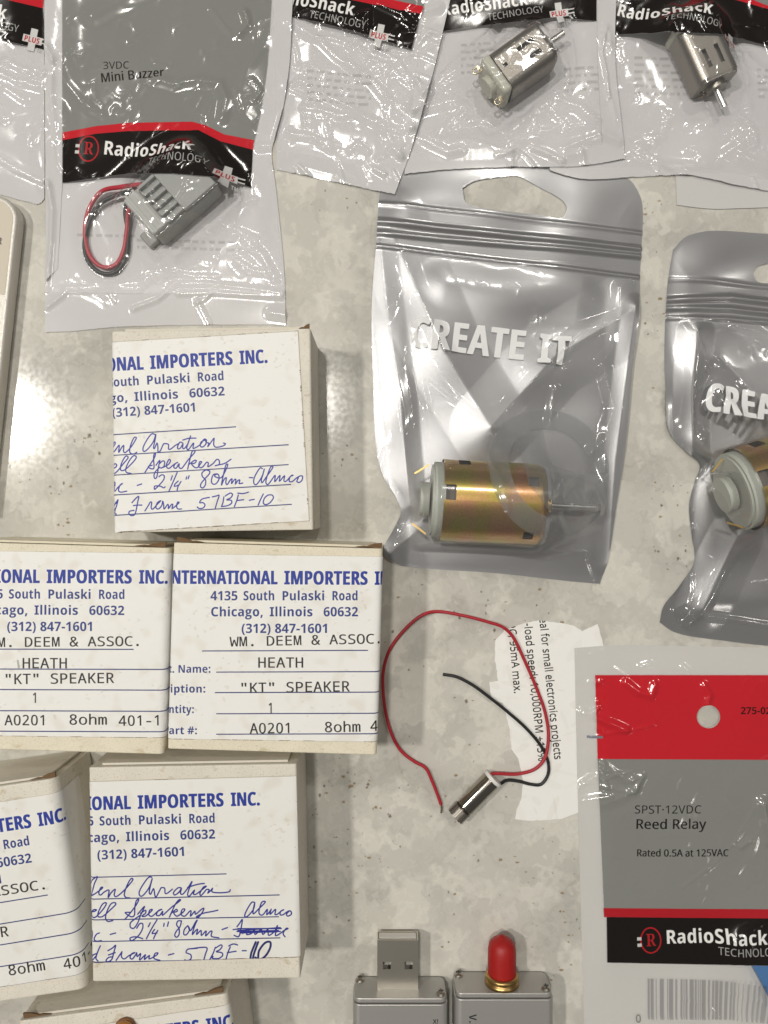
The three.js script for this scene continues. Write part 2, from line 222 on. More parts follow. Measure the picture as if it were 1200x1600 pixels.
makeBox({ c: [98, 1011], w: 325, h: 326, rot: 1.7, lrot: 0.7, rr: 1.4, cream: 1, lab: [-190, 205, -149, 140], label: 'typed speaker box cut off by the left edge in the middle row', tears: [[268, 318, -0.7]],
  draw(x) {
    header(x, [['INTERNATIONAL IMPORTERS INC.', -117, 910, 263, 912, 21], ['4135 South Pulaski Road', -38, 935, 196, 936, 14.5], ['Chicago, Illinois  60632', -40, 960, 195, 961, 14.5], ['(312) 847-1601', 11, 986, 147, 986, 14.5]]);
    rules(x, [[-60, 1014, 209, 1014.5, 1.6], [-60, 1045, 330, 1046], [-60, 1077, 330, 1078.5], [-60, 1110, 330, 1111.5], [-60, 1142, 330, 1143.5]]);
    typed(x, [['WM. DEEM & ASSOC.', -19, 1011, 222, 1009, 15], ['HEATH', 34, 1044, 106, 1044, 16], ['"KT" SPEAKER', 6, 1069, 179, 1067, 16], ['1', 50, 1098, 60, 1098, 16], ['A0201', 7, 1133, 74, 1133, 16], ['8ohm', 107, 1132, 168, 1132, 16], ['401-1', 185, 1134, 253, 1133, 16]]);
    x.strokeStyle = 'rgba(60,56,50,0.35)'; x.lineWidth = 3; x.beginPath(); x.moveTo(28, 1031); x.lineTo(30, 1044); x.stroke();
  } });

makeBox({ c: [430, 1012], w: 327, h: 326, rot: 1.7, lrot: 0.8, rr: 1.2, cream: 1, lab: [-200, 200, -145, 145], label: 'typed speaker box right of its twin in the middle row, beside the red wire', tears: [[4, 46, 0.2, 0.02], [284, 326, -0.4]],
  draw(x) {
    header(x, [['INTERNATIONAL IMPORTERS INC.', 258, 912, 630, 914, 21], ['4135 South Pulaski Road', 329, 938, 560, 938, 14.5], ['Chicago, Illinois  60632', 329, 963, 560, 963, 14.5], ['(312) 847-1601', 377, 989, 514, 989, 14.5]]);
    rules(x, [[316, 1017, 575, 1016, 1.6], [338, 1050, 680, 1049], [336, 1082, 680, 1081], [338, 1115, 680, 1114], [338, 1147, 680, 1146]]);
    x.fillStyle = '#28387c'; for (const [s, ...q] of [['Cust. Name:', 233, 1051, 330, 1051, 12], ['Description:', 217, 1082, 322, 1082, 12], ['Quantity:', 232, 1114, 304, 1114, 12], ['Part #:', 253, 1147, 309, 1147, 12]]) fit(x, s, ...q, BOLD);
    typed(x, [['WM. DEEM & ASSOC.', 359, 1010, 599, 1005, 15], ['HEATH', 402, 1043, 475, 1043, 16], ['"KT" SPEAKER', 374, 1083, 547, 1080, 16], ['1', 418, 1114, 428, 1114, 16], ['A0201', 390, 1146, 457, 1145, 16], ['8ohm', 506, 1144, 564, 1143, 16], ['401-10', 578, 1142, 662, 1142, 16]]);
  } });

makeBox({ c: [-49, 1402], w: 323, h: 336, rot: -8.2, lrot: -8.9, r: 1, rr: 2.8, lab: [-180, 238, -140, 146], paper: '#ecebe6', label: 'tilted typed speaker box with rounded edge, cut off by the left edge at bottom', tears: [[280, 321, -0.6]],
  draw(x) {
    header(x, [['INTERNATIONAL IMPORTERS INC.', -268, 1341, 106, 1284, 21], ['4135 South Pulaski Road', -184, 1357, 48, 1320, 14.5], ['Chicago, Illinois  60632', -182, 1383, 51, 1347, 14.5], ['(312) 847-1601', -130, 1402, 6, 1379, 14.5]]);
    rules(x, [[-180, 1439, 75, 1398, 1.6], [-180, 1473, 150, 1419], [-180, 1505, 150, 1452], [-180, 1539, 150, 1486], [-180, 1571, 150, 1519]]);
    typed(x, [['WM. DEEM & ASSOC.', -176, 1425, 76, 1388, 15], ['HEATH', -110, 1445, -40, 1434, 16], ['"KT" SPEAKER', -157, 1487, 15, 1462, 16], ['A0201', -88, 1538, -21, 1528, 16], ['8ohm', 13, 1524, 72, 1515, 16], ['401-10', 100, 1514, 182, 1501, 16]]);
  } });

makeBox({ c: [304, 1362], w: 325, h: 338, rot: -1.0, lrot: -1.6, lab: [-210, 163, -146, 138], paper: '#ecebe6', label: 'lower handwritten speaker box with a scribbled-out word and alnico written above it', tears: [],
  grime: [[0, 2, 1492, 2, 0.8], [0, 1134, 1492, 1134, 0.6]],
  draw(x) {
    header(x, [['INTERNATIONAL IMPORTERS INC.', 24, 1269, 407, 1258, 21], ['4135 South Pulaski Road', 104, 1291, 337, 1285, 14.5], ['Chicago, Illinois  60632', 104, 1317, 337, 1310, 14.5], ['(312) 847-1601', 152, 1343, 291, 1337, 14.5]]);
    rules(x, [[80, 1372, 354, 1365, 1.6], [80, 1406, 437, 1398], [80, 1438, 436, 1432], [80, 1472, 438, 1465], [80, 1504, 439, 1498]]);
    pen(x, 130, 1350, [[[40, 260], [70, 200], [100, 160], [150, 130], [120, 200], [100, 270], [80, 320], [60, 330]], [[75, 335], [120, 310], [190, 260], [205, 240], [185, 245], [165, 300], [185, 320], [220, 290], [270, 270], [262, 345], [290, 300], [335, 260], [325, 320], [350, 335], [420, 280], [500, 190], [520, 155], [495, 155], [455, 230], [430, 310], [445, 345], [485, 350]],
      [[715, 135], [680, 140], [620, 220], [585, 290], [595, 330], [630, 320], [690, 240], [720, 150], [700, 230], [690, 290], [705, 310], [735, 255], [750, 330], [765, 335], [800, 270], [815, 245], [850, 250], [855, 300], [880, 300], [930, 260]], [[1020, 245], [990, 245], [945, 290], [955, 320], [1000, 290], [1025, 250], [1015, 300], [1040, 310], [1090, 250], [1135, 180], [1100, 270], [1090, 320], [1110, 330], [1160, 270], [1150, 310], [1180, 310], [1233, 270], [1283, 230], [1253, 240], [1218, 300], [1228, 325], [1263, 290], [1283, 265], [1313, 265], [1300, 300], [1333, 270], [1348, 250], [1343, 285], [1383, 295], [1463, 295], [1523, 285], [1533, 265]], [[1090, 240], [1190, 210], [1263, 200]],
      [[75, 500], [120, 490], [140, 475], [110, 475], [80, 510], [85, 545], [130, 550], [200, 480], [240, 420], [235, 400], [200, 420], [160, 500], [160, 545], [210, 540], [290, 470], [340, 420], [330, 400], [290, 415], [250, 490], [235, 560], [260, 595], [310, 585]], [[435, 575], [490, 510], [550, 430], [580, 370], [555, 380], [540, 450], [535, 530], [500, 545], [440, 505], [490, 500]],
      [[570, 520], [640, 440], [600, 530], [570, 610], [530, 665], [495, 655], [495, 610], [540, 570], [600, 530]], [[600, 510], [650, 480], [650, 510], [615, 540], [650, 540], [710, 490], [720, 470], [695, 480], [685, 525], [720, 540], [790, 480], [820, 470], [780, 490], [765, 530], [800, 530], [830, 490], [830, 530], [920, 450], [1010, 380], [1000, 370], [960, 420], [900, 550]], [[920, 510], [970, 470], [980, 490], [945, 505], [980, 540], [1040, 500], [1060, 470], [1035, 470], [1020, 520], [1060, 540], [1110, 490], [1125, 490], [1120, 540], [1163, 490], [1173, 520], [1233, 470], [1258, 460], [1243, 500], [1203, 550], [1183, 545], [1253, 510], [1353, 490], [1403, 478]],
      [[75, 690], [95, 720], [80, 790]], [[170, 715], [140, 730], [115, 780], [140, 800], [190, 795]], [[285, 730], [340, 715]], [[560, 665], [590, 620], [620, 620], [620, 670], [580, 740], [510, 795], [490, 770], [530, 755], [580, 760], [620, 775]], [[700, 610], [680, 650]], [[770, 580], [715, 670], [660, 775]], [[745, 680], [720, 720], [770, 715]], [[778, 690], [755, 730], [735, 775]], [[845, 615], [840, 645]], [[890, 600], [880, 645]], [[1025, 590], [990, 590], [975, 630], [1000, 670], [1000, 730], [975, 760], [955, 740], [970, 700], [1010, 650], [1025, 590]],
      [[1090, 640], [1055, 680], [1050, 730], [1080, 730], [1110, 680], [1095, 645], [1120, 690], [1173, 600], [1188, 585], [1163, 640], [1138, 730], [1173, 690], [1193, 680], [1183, 730], [1228, 690], [1233, 740], [1273, 700], [1283, 700], [1278, 745], [1323, 700], [1343, 700], [1338, 750], [1413, 765]],
      [[180, 850], [150, 920], [135, 980], [155, 1005]], [[140, 930], [100, 950], [75, 990], [95, 1000], [140, 950]], [[260, 900], [310, 870], [340, 845], [320, 920], [300, 990], [260, 1015], [240, 1000], [270, 970], [310, 965]], [[265, 945], [335, 920]], [[345, 1000], [400, 920], [405, 915], [400, 960], [430, 985], [480, 950], [540, 920], [510, 930], [490, 970], [515, 985], [550, 940], [560, 920], [565, 960], [600, 930], [590, 995], [640, 950], [650, 945], [640, 990], [690, 950], [690, 985], [760, 950], [780, 925], [750, 930], [740, 980], [800, 1000]], [[890, 945], [945, 930]], [[1190, 875], [1110, 880], [1085, 890], [1075, 920], [1120, 940], [1125, 980], [1090, 1005], [1060, 995]]], 2.0, '#20298c');
    pen(x, 300, 1350, [[[650, 395], [620, 400], [570, 480], [550, 540], [580, 540], [640, 470], [655, 400], [640, 470], [642, 515], [700, 460], [760, 400], [755, 385], [725, 400], [700, 480], [705, 520], [740, 525], [785, 470], [780, 525], [820, 480], [825, 470], [815, 520], [870, 470], [865, 520], [890, 520], [940, 480], [955, 475], [925, 490], [920, 525], [950, 525], [1000, 490], [1030, 490], [1035, 520], [1000, 540], [985, 520], [1010, 490]], [[315, 680], [370, 660]],
      [[470, 650], [500, 610], [525, 575], [515, 650], [490, 750], [440, 740]], [[430, 680], [520, 670]], [[530, 720], [570, 680], [590, 690], [570, 730], [620, 720], [650, 680], [660, 730], [720, 680], [740, 730], [790, 680], [800, 740], [860, 700], [890, 640], [870, 740], [920, 720], [960, 690], [1000, 670], [980, 670], [950, 720], [970, 755]], [[480, 690], [920, 660]], [[470, 700], [900, 690]], [[500, 715], [920, 700]], [[480, 670], [930, 670]], [[515, 705], [880, 705]],
      [[0, 880], [60, 870], [155, 870], [140, 940], [120, 1010]], [[245, 865], [220, 930], [185, 995]], [[250, 870], [300, 840], [315, 855], [290, 890], [255, 910], [310, 920], [320, 950], [280, 980], [215, 980], [220, 960]], [[400, 860], [375, 920], [355, 990]], [[385, 850], [430, 830], [475, 840]], [[370, 920], [460, 905]], [[525, 900], [565, 900]]], 2.0, '#20298c');
    pen(x, 300, 1350, [[[665, 810], [620, 920], [610, 980]], [[690, 810], [650, 920], [635, 980]], [[690, 980], [700, 900], [760, 820], [815, 810], [815, 870], [770, 950], [710, 990], [660, 970]]], 3.2, '#1b1f66');
  } });

makeBox({ c: [213, 1733], w: 329, h: 327, rot: -7.5, lrot: -8.6, rr: 1.6, lab: [-172, 175, -140, 150], paper: '#e9e6de', label: 'bottommost speaker box, mostly below the frame, with a brown bead on it', tears: [[6, 50, -0.3, 0.02], [276, 322, -0.4, -0.01]],
  draw(x) { header(x, [['INTERNATIONAL IMPORTERS INC.', -5, 1656, 369, 1606, 21], ['4135 South Pulaski Road', 85, 1668, 318, 1633, 14.5], ['Chicago, Illinois  60632', 88, 1694, 322, 1658, 14.5], ['(312) 847-1601', 140, 1712, 278, 1690, 14.5]]); rules(x, [[60, 1755, 330, 1713, 1.6], [60, 1790, 340, 1747], [60, 1822, 340, 1780], [60, 1855, 340, 1813]]); } });
{
  const b = part('amber_bead', new THREE.SphereGeometry(0.0028, 32, 20).scale(1, 0.62, 1), phys([0.36, 0.15, 0.03], { roughness: 0.3, clearcoat: 0.6 }), scene);
  b.position.copy(W(194, 1611, BH + 0.0018)); tag(b, 'small amber brown bead lying on the bottommost box', 'bead');
  part('bead_ring', new THREE.TorusGeometry(0.0026, 0.00045, 8, 32).rotateX(Math.PI / 2).translate(0, -0.0011, 0), std([0.2, 0.08, 0.02]), b);
}

// ---------- plastic bags ----------
// Two canvases in photo pixels: the colour of the print and how much passes through the film
function printer(x0, y0, x1, y1, high, K = 2) {
  const w = (x1 - x0) * K, h = (y1 - y0) * K, c = canvas(w, h), m = canvas(w, h), C = c.getContext('2d'), M = m.getContext('2d');
  C.fillStyle = '#ffffff'; C.fillRect(0, 0, w, h); M.fillStyle = '#f3f3f3'; M.fillRect(0, 0, w, h);
  for (const q of [C, M]) q.setTransform(K, 0, 0, K, -x0 * K, -y0 * K);
  const flat = ([a, b]) => { let x = a, y = b; for (let i = 0; i < 12; i++) { const k = 1 - high(x, y) / 240; x = mix(x, 600 + (a - 600) * k, 0.7); y = mix(y, 800 + (b - 800) * k, 0.7); } return [x, y]; };   // where on the flat film a mark sits that is seen there on the raised film
  const P = {
    c, m, C, M, flat,
    both(color, tr, fn) { const g = Math.round(tr * 255); C.fillStyle = C.strokeStyle = color; M.fillStyle = M.strokeStyle = `rgb(${g},${g},${g})`; fn(C); fn(M); },
    poly(pts, color, tr) { pts = pts.flatMap((p, i) => { const q = pts[(i + 1) % pts.length], n = Math.max(1, Math.round(Math.hypot(q[0] - p[0], q[1] - p[1]) / 7)); return Array.from({ length: n }, (_, k) => [mix(p[0], q[0], k / n), mix(p[1], q[1], k / n)]); }).map(flat); P.both(color, tr, (q) => { q.beginPath(); pts.forEach((p, i) => (i ? q.lineTo(...p) : q.moveTo(...p))); q.closePath(); q.fill(); }); },
    text(s, a, b, c2, d, cap, font, color, tr = 0) { const [e, f] = flat([a, b]), [g, i] = flat([c2, d]); P.both(color, tr, (q) => fit(q, s, e, f, g, i, cap, font)); },
    logo(X0, Y0, X1, Y1, bar = '#cfd0cf') { // wordmark, small line under it, round emblem before it and cross after it
      [X0, Y0] = flat([X0, Y0]); [X1, Y1] = flat([X1, Y1]); const U = Math.hypot(X1 - X0, Y1 - Y0), ang = Math.atan2(Y1 - Y0, X1 - X0);
      P.both('#f1f1ef', 0, (q) => fit(q, 'RadioShack', X0, Y0, X1, Y1, U * 0.142, BOLD));
      const loc = (fn, col) => P.both(col, 0, (q) => { q.save(); q.translate(X0, Y0); q.rotate(ang); q.scale(U, U); fn(q); q.restore(); });
      loc((q) => fit(q, 'TECHNOLOGY', 0.52, 0.118, 1.16, 0.118, 0.083, SANS), '#a9aaa9');
      loc((q) => { q.beginPath(); q.arc(1.005, -0.01, 0.012, 0, 7); q.fill(); }, '#777');
      loc((q) => { q.lineWidth = 0.016; q.beginPath(); q.ellipse(-0.15, -0.045, 0.102, 0.13, 0, 0, 7); q.stroke(); fit(q, 'R', -0.2, 0.015, -0.098, 0.015, 0.13, 'bold $ serif'); }, '#b32027');
      loc((q) => { q.fillRect(-0.29, -0.085, 0.045, 0.035); q.fillRect(-0.29, -0.02, 0.045, 0.035); }, bar);
      loc((q) => { q.fillRect(1.29, 0.03, 0.075, 0.26); q.fillRect(1.22, 0.115, 0.21, 0.085); q.fillRect(1.42, 0.12, 0.08, 0.016); q.fillRect(1.42, 0.165, 0.08, 0.016); fit(q, 'TM', 1.385, 0.285, 1.45, 0.285, 0.045, BOLD); }, '#d4d4d2');
      loc((q) => fit(q, 'PLUS', 1.235, 0.19, 1.405, 0.19, 0.062, BOLD), '#b5262b');
    },
  };
  return P;
}
const seg = (p, a, b) => { const dx = b[0] - a[0], dy = b[1] - a[1], t = clamp(((p[0] - a[0]) * dx + (p[1] - a[1]) * dy) / (dx * dx + dy * dy || 1)); return Math.hypot(p[0] - a[0] - t * dx, p[1] - a[1] - t * dy); };
function makeBag(o) {
  const { nu, nv } = o, N = nu + 1, M = nv + 1;
  const top = smoothLine(o.top, nu), bot = smoothLine(o.bottom, nu), lef = smoothLine(o.left, nv), rig = smoothLine(o.right, nv);
  const px = new Float32Array(N * M), py = new Float32Array(N * M), base = new Float32Array(N * M), film = new Float32Array(N * M);
  if (o.serrate) bot.forEach((p, i) => { p[1] += (i % 2 ? 0.8 : -0.8) + 0.6 * n2(i / 6, o.nu); });
  for (let j = 0; j < M; j++) for (let i = 0; i < N; i++) {
    const u = i / nu, v = j / nv, k = j * N + i;
    for (const [A, c] of [[px, 0], [py, 1]]) A[k] = (1 - v) * top[i][c] + v * bot[i][c] + (1 - u) * lef[j][c] + u * rig[j][c] - ((1 - u) * (1 - v) * top[0][c] + u * (1 - v) * top[nu][c] + (1 - u) * v * bot[0][c] + u * v * bot[nu][c]);
  }
  // the back lies on whatever is under it
  const ob = new Float32Array(N * M), lift = o.lift ?? 0.22;
  for (let k = 0; k < N * M; k++) { let m = 0; for (const [a, b] of [[0, 0], [4, 0], [-4, 0], [0, 4], [0, -4]]) m = Math.max(m, H[hat(px[k] + a, py[k] + b)]); ob[k] = m + lift; base[k] = ob[k]; }
  for (let it = 0; it < 140; it++) for (let j = 0; j < M; j++) for (let i = 0; i < N; i++) {
    const k = j * N + i, a = (base[k - (i > 0 ? 1 : 0)] + base[k + (i < nu ? 1 : 0)] + base[k - (j > 0 ? N : 0)] + base[k + (j < nv ? N : 0)]) / 4;
    base[k] = Math.max(ob[k], a - 0.0006 * Math.max(0, base[k] - ob[k]));
  }
  if (o.wave) for (let k = 0; k < N * M; k++) base[k] += o.wave * (0.5 + 0.5 * n2(px[k] / 210 + o.seed, py[k] / 170)) * sst(0, 0.12, Math.min((k % N) / nu, 1 - (k % N) / nu, Math.floor(k / N) / nv, 1 - Math.floor(k / N) / nv));
  for (let k = 0; k < N * M && o.baseFolds; k++) for (const [pts, amp, wid, soft] of o.baseFolds) { let d = 1e9; for (let i = 1; i < pts.length; i++) d = Math.min(d, seg([px[k], py[k]], pts[i - 1], pts[i])); if (d < wid) base[k] += amp * (soft ? sst(wid, 0, d) : Math.pow(1 - d / wid, 1.15)); }
  if (o.curl) for (let k = 0; k < N * M; k++) base[k] += Math.max(0, o.curl(px[k], py[k]));
  // the front film: sealed round the rim, stretched over what is inside
  const [sl, sr, st, sb] = o.seal, lo = new Float32Array(N * M), env = new Float32Array(N * M);
  for (let j = 0; j < M; j++) for (let i = 0; i < N; i++) {
    const k = j * N + i, wd = Math.hypot(rig[j][0] - lef[j][0], rig[j][1] - lef[j][1]), ht = Math.hypot(bot[i][1] - top[i][1], bot[i][0] - top[i][0]);
    const e = Math.min(i / nu * wd - sl, (1 - i / nu) * wd - sr, j / nv * ht - st, (1 - j / nv) * ht - sb);
    env[k] = e; lo[k] = base[k] + 0.14 + (o.gap ?? 0.9) * sst(0, 45, e); if (e > 0 && o.inside) lo[k] = Math.max(lo[k], o.inside(px[k], py[k])); film[k] = lo[k];
  }
  for (let it = 0; it < 420; it++) for (let j = 1; j < nv; j++) for (let i = 1; i < nu; i++) {
    const k = j * N + i; if (env[k] <= 0) continue;
    const a = (film[k - 1] + film[k + 1] + film[k - N] + film[k + N]) / 4 + o.puff;
    film[k] = Math.max(lo[k], film[k] + 1.82 * (a - film[k]));
  }
  for (let it = 0; it < (o.ease ?? 14); it++) { const c = film.slice(); for (let j = 1; j < nv; j++) for (let i = 1; i < nu; i++) { const k = j * N + i; if (env[k] > 0) film[k] = (c[k - 1] + c[k + 1] + c[k - N] + c[k + N] + c[k] * 2) / 6; } }
  // creases and fine crumple
  const cr = [...(o.creases ?? [])], sd = o.seed * 13.7; reseed(o.seed);
  for (const [n, x0, y0, x1, y1, dir, amp] of o.folds ?? []) for (let k = 0; k < n * (o.many ?? 0.32); k++) {
    let x = mix(x0, x1, rnd()), y = mix(y0, y1, rnd()), a = dir + (rnd() - 0.5) * 1.7; const pts = [[x, y]], L = 8 + rnd() * rnd() * 60, q = 2 + Math.floor(rnd() * 2);
    for (let i = 0; i < q; i++) { a += (rnd() - 0.5) * 0.9; x += Math.cos(a) * L; y += Math.sin(a) * L; pts.push([x, y]); }
    const wq = 4.5 + rnd() * rnd() * 16; cr.push([pts, amp * (0.4 + 0.8 * rnd()) * (0.7 + wq / 24), wq]);
  }
  const bb = cr.map(([p, , w]) => [Math.min(...p.map((q) => q[0])) - w, Math.max(...p.map((q) => q[0])) + w, Math.min(...p.map((q) => q[1])) - w, Math.max(...p.map((q) => q[1])) + w]);
  for (let k = 0; k < N * M; k++) {
    const x = px[k], y = py[k], e = sst(-o.rim, 14, env[k]);
    let h = 0, hc = 0;
    for (let c = 0; c < cr.length; c++) {
      const [pts, amp, wid, soft] = cr[c], B = bb[c]; if (x < B[0] || x > B[1] || y < B[2] || y > B[3]) continue;
      let d = 1e9; for (let i = 1; i < pts.length; i++) d = Math.min(d, seg([x, y], pts[i - 1], pts[i]));
      if (d < wid) hc += (o.fold ?? 1) * amp * (soft ? sst(wid, 0, d) : Math.pow(1 - d / wid, 1.35));
    }
    const wx = x + 9 * n2(x / 34 + sd, y / 34), wy = y + 9 * n2(x / 34, y / 34 + sd);
    const rid = Math.pow(1 - Math.abs(n2b(wx / 52 + sd, wy / 40)), 3), rid2 = Math.pow(1 - Math.abs(n2(wx / 21 - sd, wy / 24 + 3)), 4);
    const where = sst(-0.25, 0.55, n2(x / 95 + sd, y / 95 - sd));
    h += e * o.crumple * (0.75 * rid * where + 0.12 * rid2 * where + 0.3 * n2(x / 80 + sd, y / 70) + 0.012 * n2b(x / 13, y / 13 + sd));
    const tall = o.inside ? o.inside(x, y) : 0;
    film[k] = Math.max(base[k] + 0.1, film[k] + h * (0.25 + 0.75 * e) + hc, tall);
  }
  const hole = o.hole ? smoothLine([...o.hole, o.hole[0]], 120).slice(0, 120) : null;
  const [X0, Y0, X1, Y1] = o.frame;
  function sheet(z, step, drop) {
    const cols = [], rows = []; for (let i = 0; i < nu; i += step) cols.push(i); cols.push(nu); for (let j = 0; j < nv; j += step) rows.push(j); rows.push(nv);
    const n = cols.length, m = rows.length, qx = new Float32Array(n * m), qy = new Float32Array(n * m), pos = new Float32Array(n * m * 3), uv = new Float32Array(n * m * 2), idx = [], gone = new Uint8Array(n * m);
    for (let j = 0; j < m; j++) for (let i = 0; i < n; i++) { const k = rows[j] * N + cols[i]; qx[j * n + i] = px[k]; qy[j * n + i] = py[k]; }
    if (hole) for (let j = 0; j < m - 1; j++) for (let i = 0; i < n - 1; i++) { const k = j * n + i, mx = (qx[k] + qx[k + n + 1]) / 2, my = (qy[k] + qy[k + n + 1]) / 2; if (inside(hole, mx, my)) gone[k] = 1; }
    if (hole) for (let j = 1; j < m - 1; j++) for (let i = 1; i < n - 1; i++) { const k = j * n + i, s = gone[k] + gone[k - 1] + gone[k - n] + gone[k - n - 1]; if (s > 0 && s < 4) { const q = nearest(hole, qx[k], qy[k]); qx[k] = q[0]; qy[k] = q[1]; } }
    for (let j = 0; j < m; j++) for (let i = 0; i < n; i++) {
      const k = j * n + i, q = rows[j] * N + cols[i];
      pos[k * 3] = (qx[k] - 600) * S; pos[k * 3 + 1] = (z[q] - drop) / 1000; pos[k * 3 + 2] = (qy[k] - 800) * S;
      uv[k * 2] = (qx[k] - X0) / (X1 - X0); uv[k * 2 + 1] = 1 - (qy[k] - Y0) / (Y1 - Y0);
      if (i < n - 1 && j < m - 1 && !gone[k]) idx.push(k, k + n, k + 1, k + 1, k + n, k + n + 1);
    }
    const g = new THREE.BufferGeometry(); g.setAttribute('position', new THREE.BufferAttribute(pos, 3)); g.setAttribute('uv', new THREE.BufferAttribute(uv, 2)); g.setIndex(idx); g.computeVertexNormals(); return g;
  }
  const t = thing(o.name, o.label, 'plastic bag', null, 0, o.group);
  part('back_sheet', sheet(base, hole ? 1 : 2, 0), o.back, t);
  const own = new Map(); for (let k = 0; k < N * M; k++) for (const [a, b] of [[0, 0], [1.5, 0], [0, 1.5], [-1.5, 0], [0, -1.5]]) own.set(hat(px[k] + a, py[k] + b), film[k]);
  const P = printer(X0, Y0, X1, Y1, (x, y) => own.get(hat(x, y)) ?? 0.5); o.print(P);
  part('front_film', sheet(film, 1, 0), new THREE.MeshPhysicalMaterial({ map: ctex(P.c), transmission: 1, transmissionMap: ctex(P.m, false), thickness: 0, roughness: o.rough ?? 0.13, ior: o.ior ?? 1.6 }), t);
  for (let k = 0; k < N * M; k++) for (const [a, b] of [[0, 0], [1, 0], [-1, 0], [0, 1], [0, -1]]) { const q = hat(px[k] + a, py[k] + b); H[q] = Math.max(H[q], film[k]); }
  return t;
}
// the white backs carry faint lines of small print that cannot be read
function backWhite(X0, Y0, X1, Y1, list = [], tint = '#cbc9ca') {
  const c = canvas(X1 - X0, Y1 - Y0), x = c.getContext('2d'); x.fillStyle = tint; x.fillRect(0, 0, c.width, c.height); x.translate(-X0, -Y0); reseed(X0 + 400);
  for (const [a, b, w, n, sl] of list) for (let r = 0; r < n; r++) for (let q = 0; q < w;) { const l = 3 + rnd() * 14; x.fillStyle = `rgba(110,108,104,${0.18 + rnd() * 0.16})`; x.fillRect(a + q, b + r * 11 + q * (sl ?? 0), Math.min(l, w - q), 4.5); q += l + 3 + rnd() * 3; }
  return new THREE.MeshPhysicalMaterial({ map: ctex(c), roughness: 0.42 });
}
const silver = new THREE.MeshPhysicalMaterial({ color: new THREE.Color().setRGB(0.385, 0.385, 0.395), metalness: 0.78, roughness: 0.36 });
const RED = '#cb2530', BLACK = '#1a1513', GREY = '#8b8c88';
const RS = 'sealed parts bags along the top', tip = (x, y, a, L, Wd) => { const c = Math.cos(a), s = Math.sin(a); return (px, py) => { const dx = px - x, dy = py - y; return [dx * c + dy * s, -dx * s + dy * c]; }; };

// silver zip bag in the middle
const motor1 = { x: 757, y: 786, a: 0.05, R: 12.1, len: 146 };
const cyl = (m) => { const f = tip(m.x, m.y, m.a); return (x, y) => { const [u, v] = f(x, y), r = m.R / 0.2; let h = 0; if (Math.abs(u) < m.len / 2 + 6 && Math.abs(v) < r) h = 0.7 + m.R + Math.sqrt(m.R * m.R - (v * 0.2) ** 2) + 0.35; if (u > 0 && u < m.len / 2 + 88 && Math.abs(v) < 6) h = Math.max(h, 0.7 + m.R + 1.6); if (u < 0 && u > -m.len / 2 - 26 && Math.abs(v) < r * 0.5) h = Math.max(h, 0.7 + m.R * 1.5); return h; }; };
const CIR = 'silver zip bags each holding a gold motor';
function printCreate(P, edge, tx, ring) {
  P.poly(edge, '#f4f4f4', 0.955);
  for (let [s, ...q] of tx) { q = [...P.flat([q[0], q[1]]), ...P.flat([q[2], q[3]]), q[4]]; P.both('#f0f1f1', 0.04, (k) => { fit(k, s, ...q, BOLD); k.save(); k.translate(1.2, 0); fit(k, s, ...q, BOLD); k.translate(-2.4, 0); fit(k, s, ...q, BOLD); k.restore(); }); }
  if (ring) {
    let [x, y, R, r] = ring; [x, y] = P.flat([x, y]);
    P.both('#dcdddd', 0.82, (k) => { k.beginPath(); k.arc(x, y, R * 0.94, 0, 7); k.arc(x, y, r * 0.94, 0, 7, true); k.fill(); });
    P.both('#dcdddd', 0.86, (k) => { k.beginPath(); k.moveTo(x - 50, y - 56); k.lineTo(x - 4, y - 66); k.lineTo(x, y - 10); k.lineTo(x + 60, y + 4); k.lineTo(x + 44, y + 66); k.lineTo(x - 10, y + 70); k.lineTo(x - 46, y + 20); k.fill(); });
  }
}
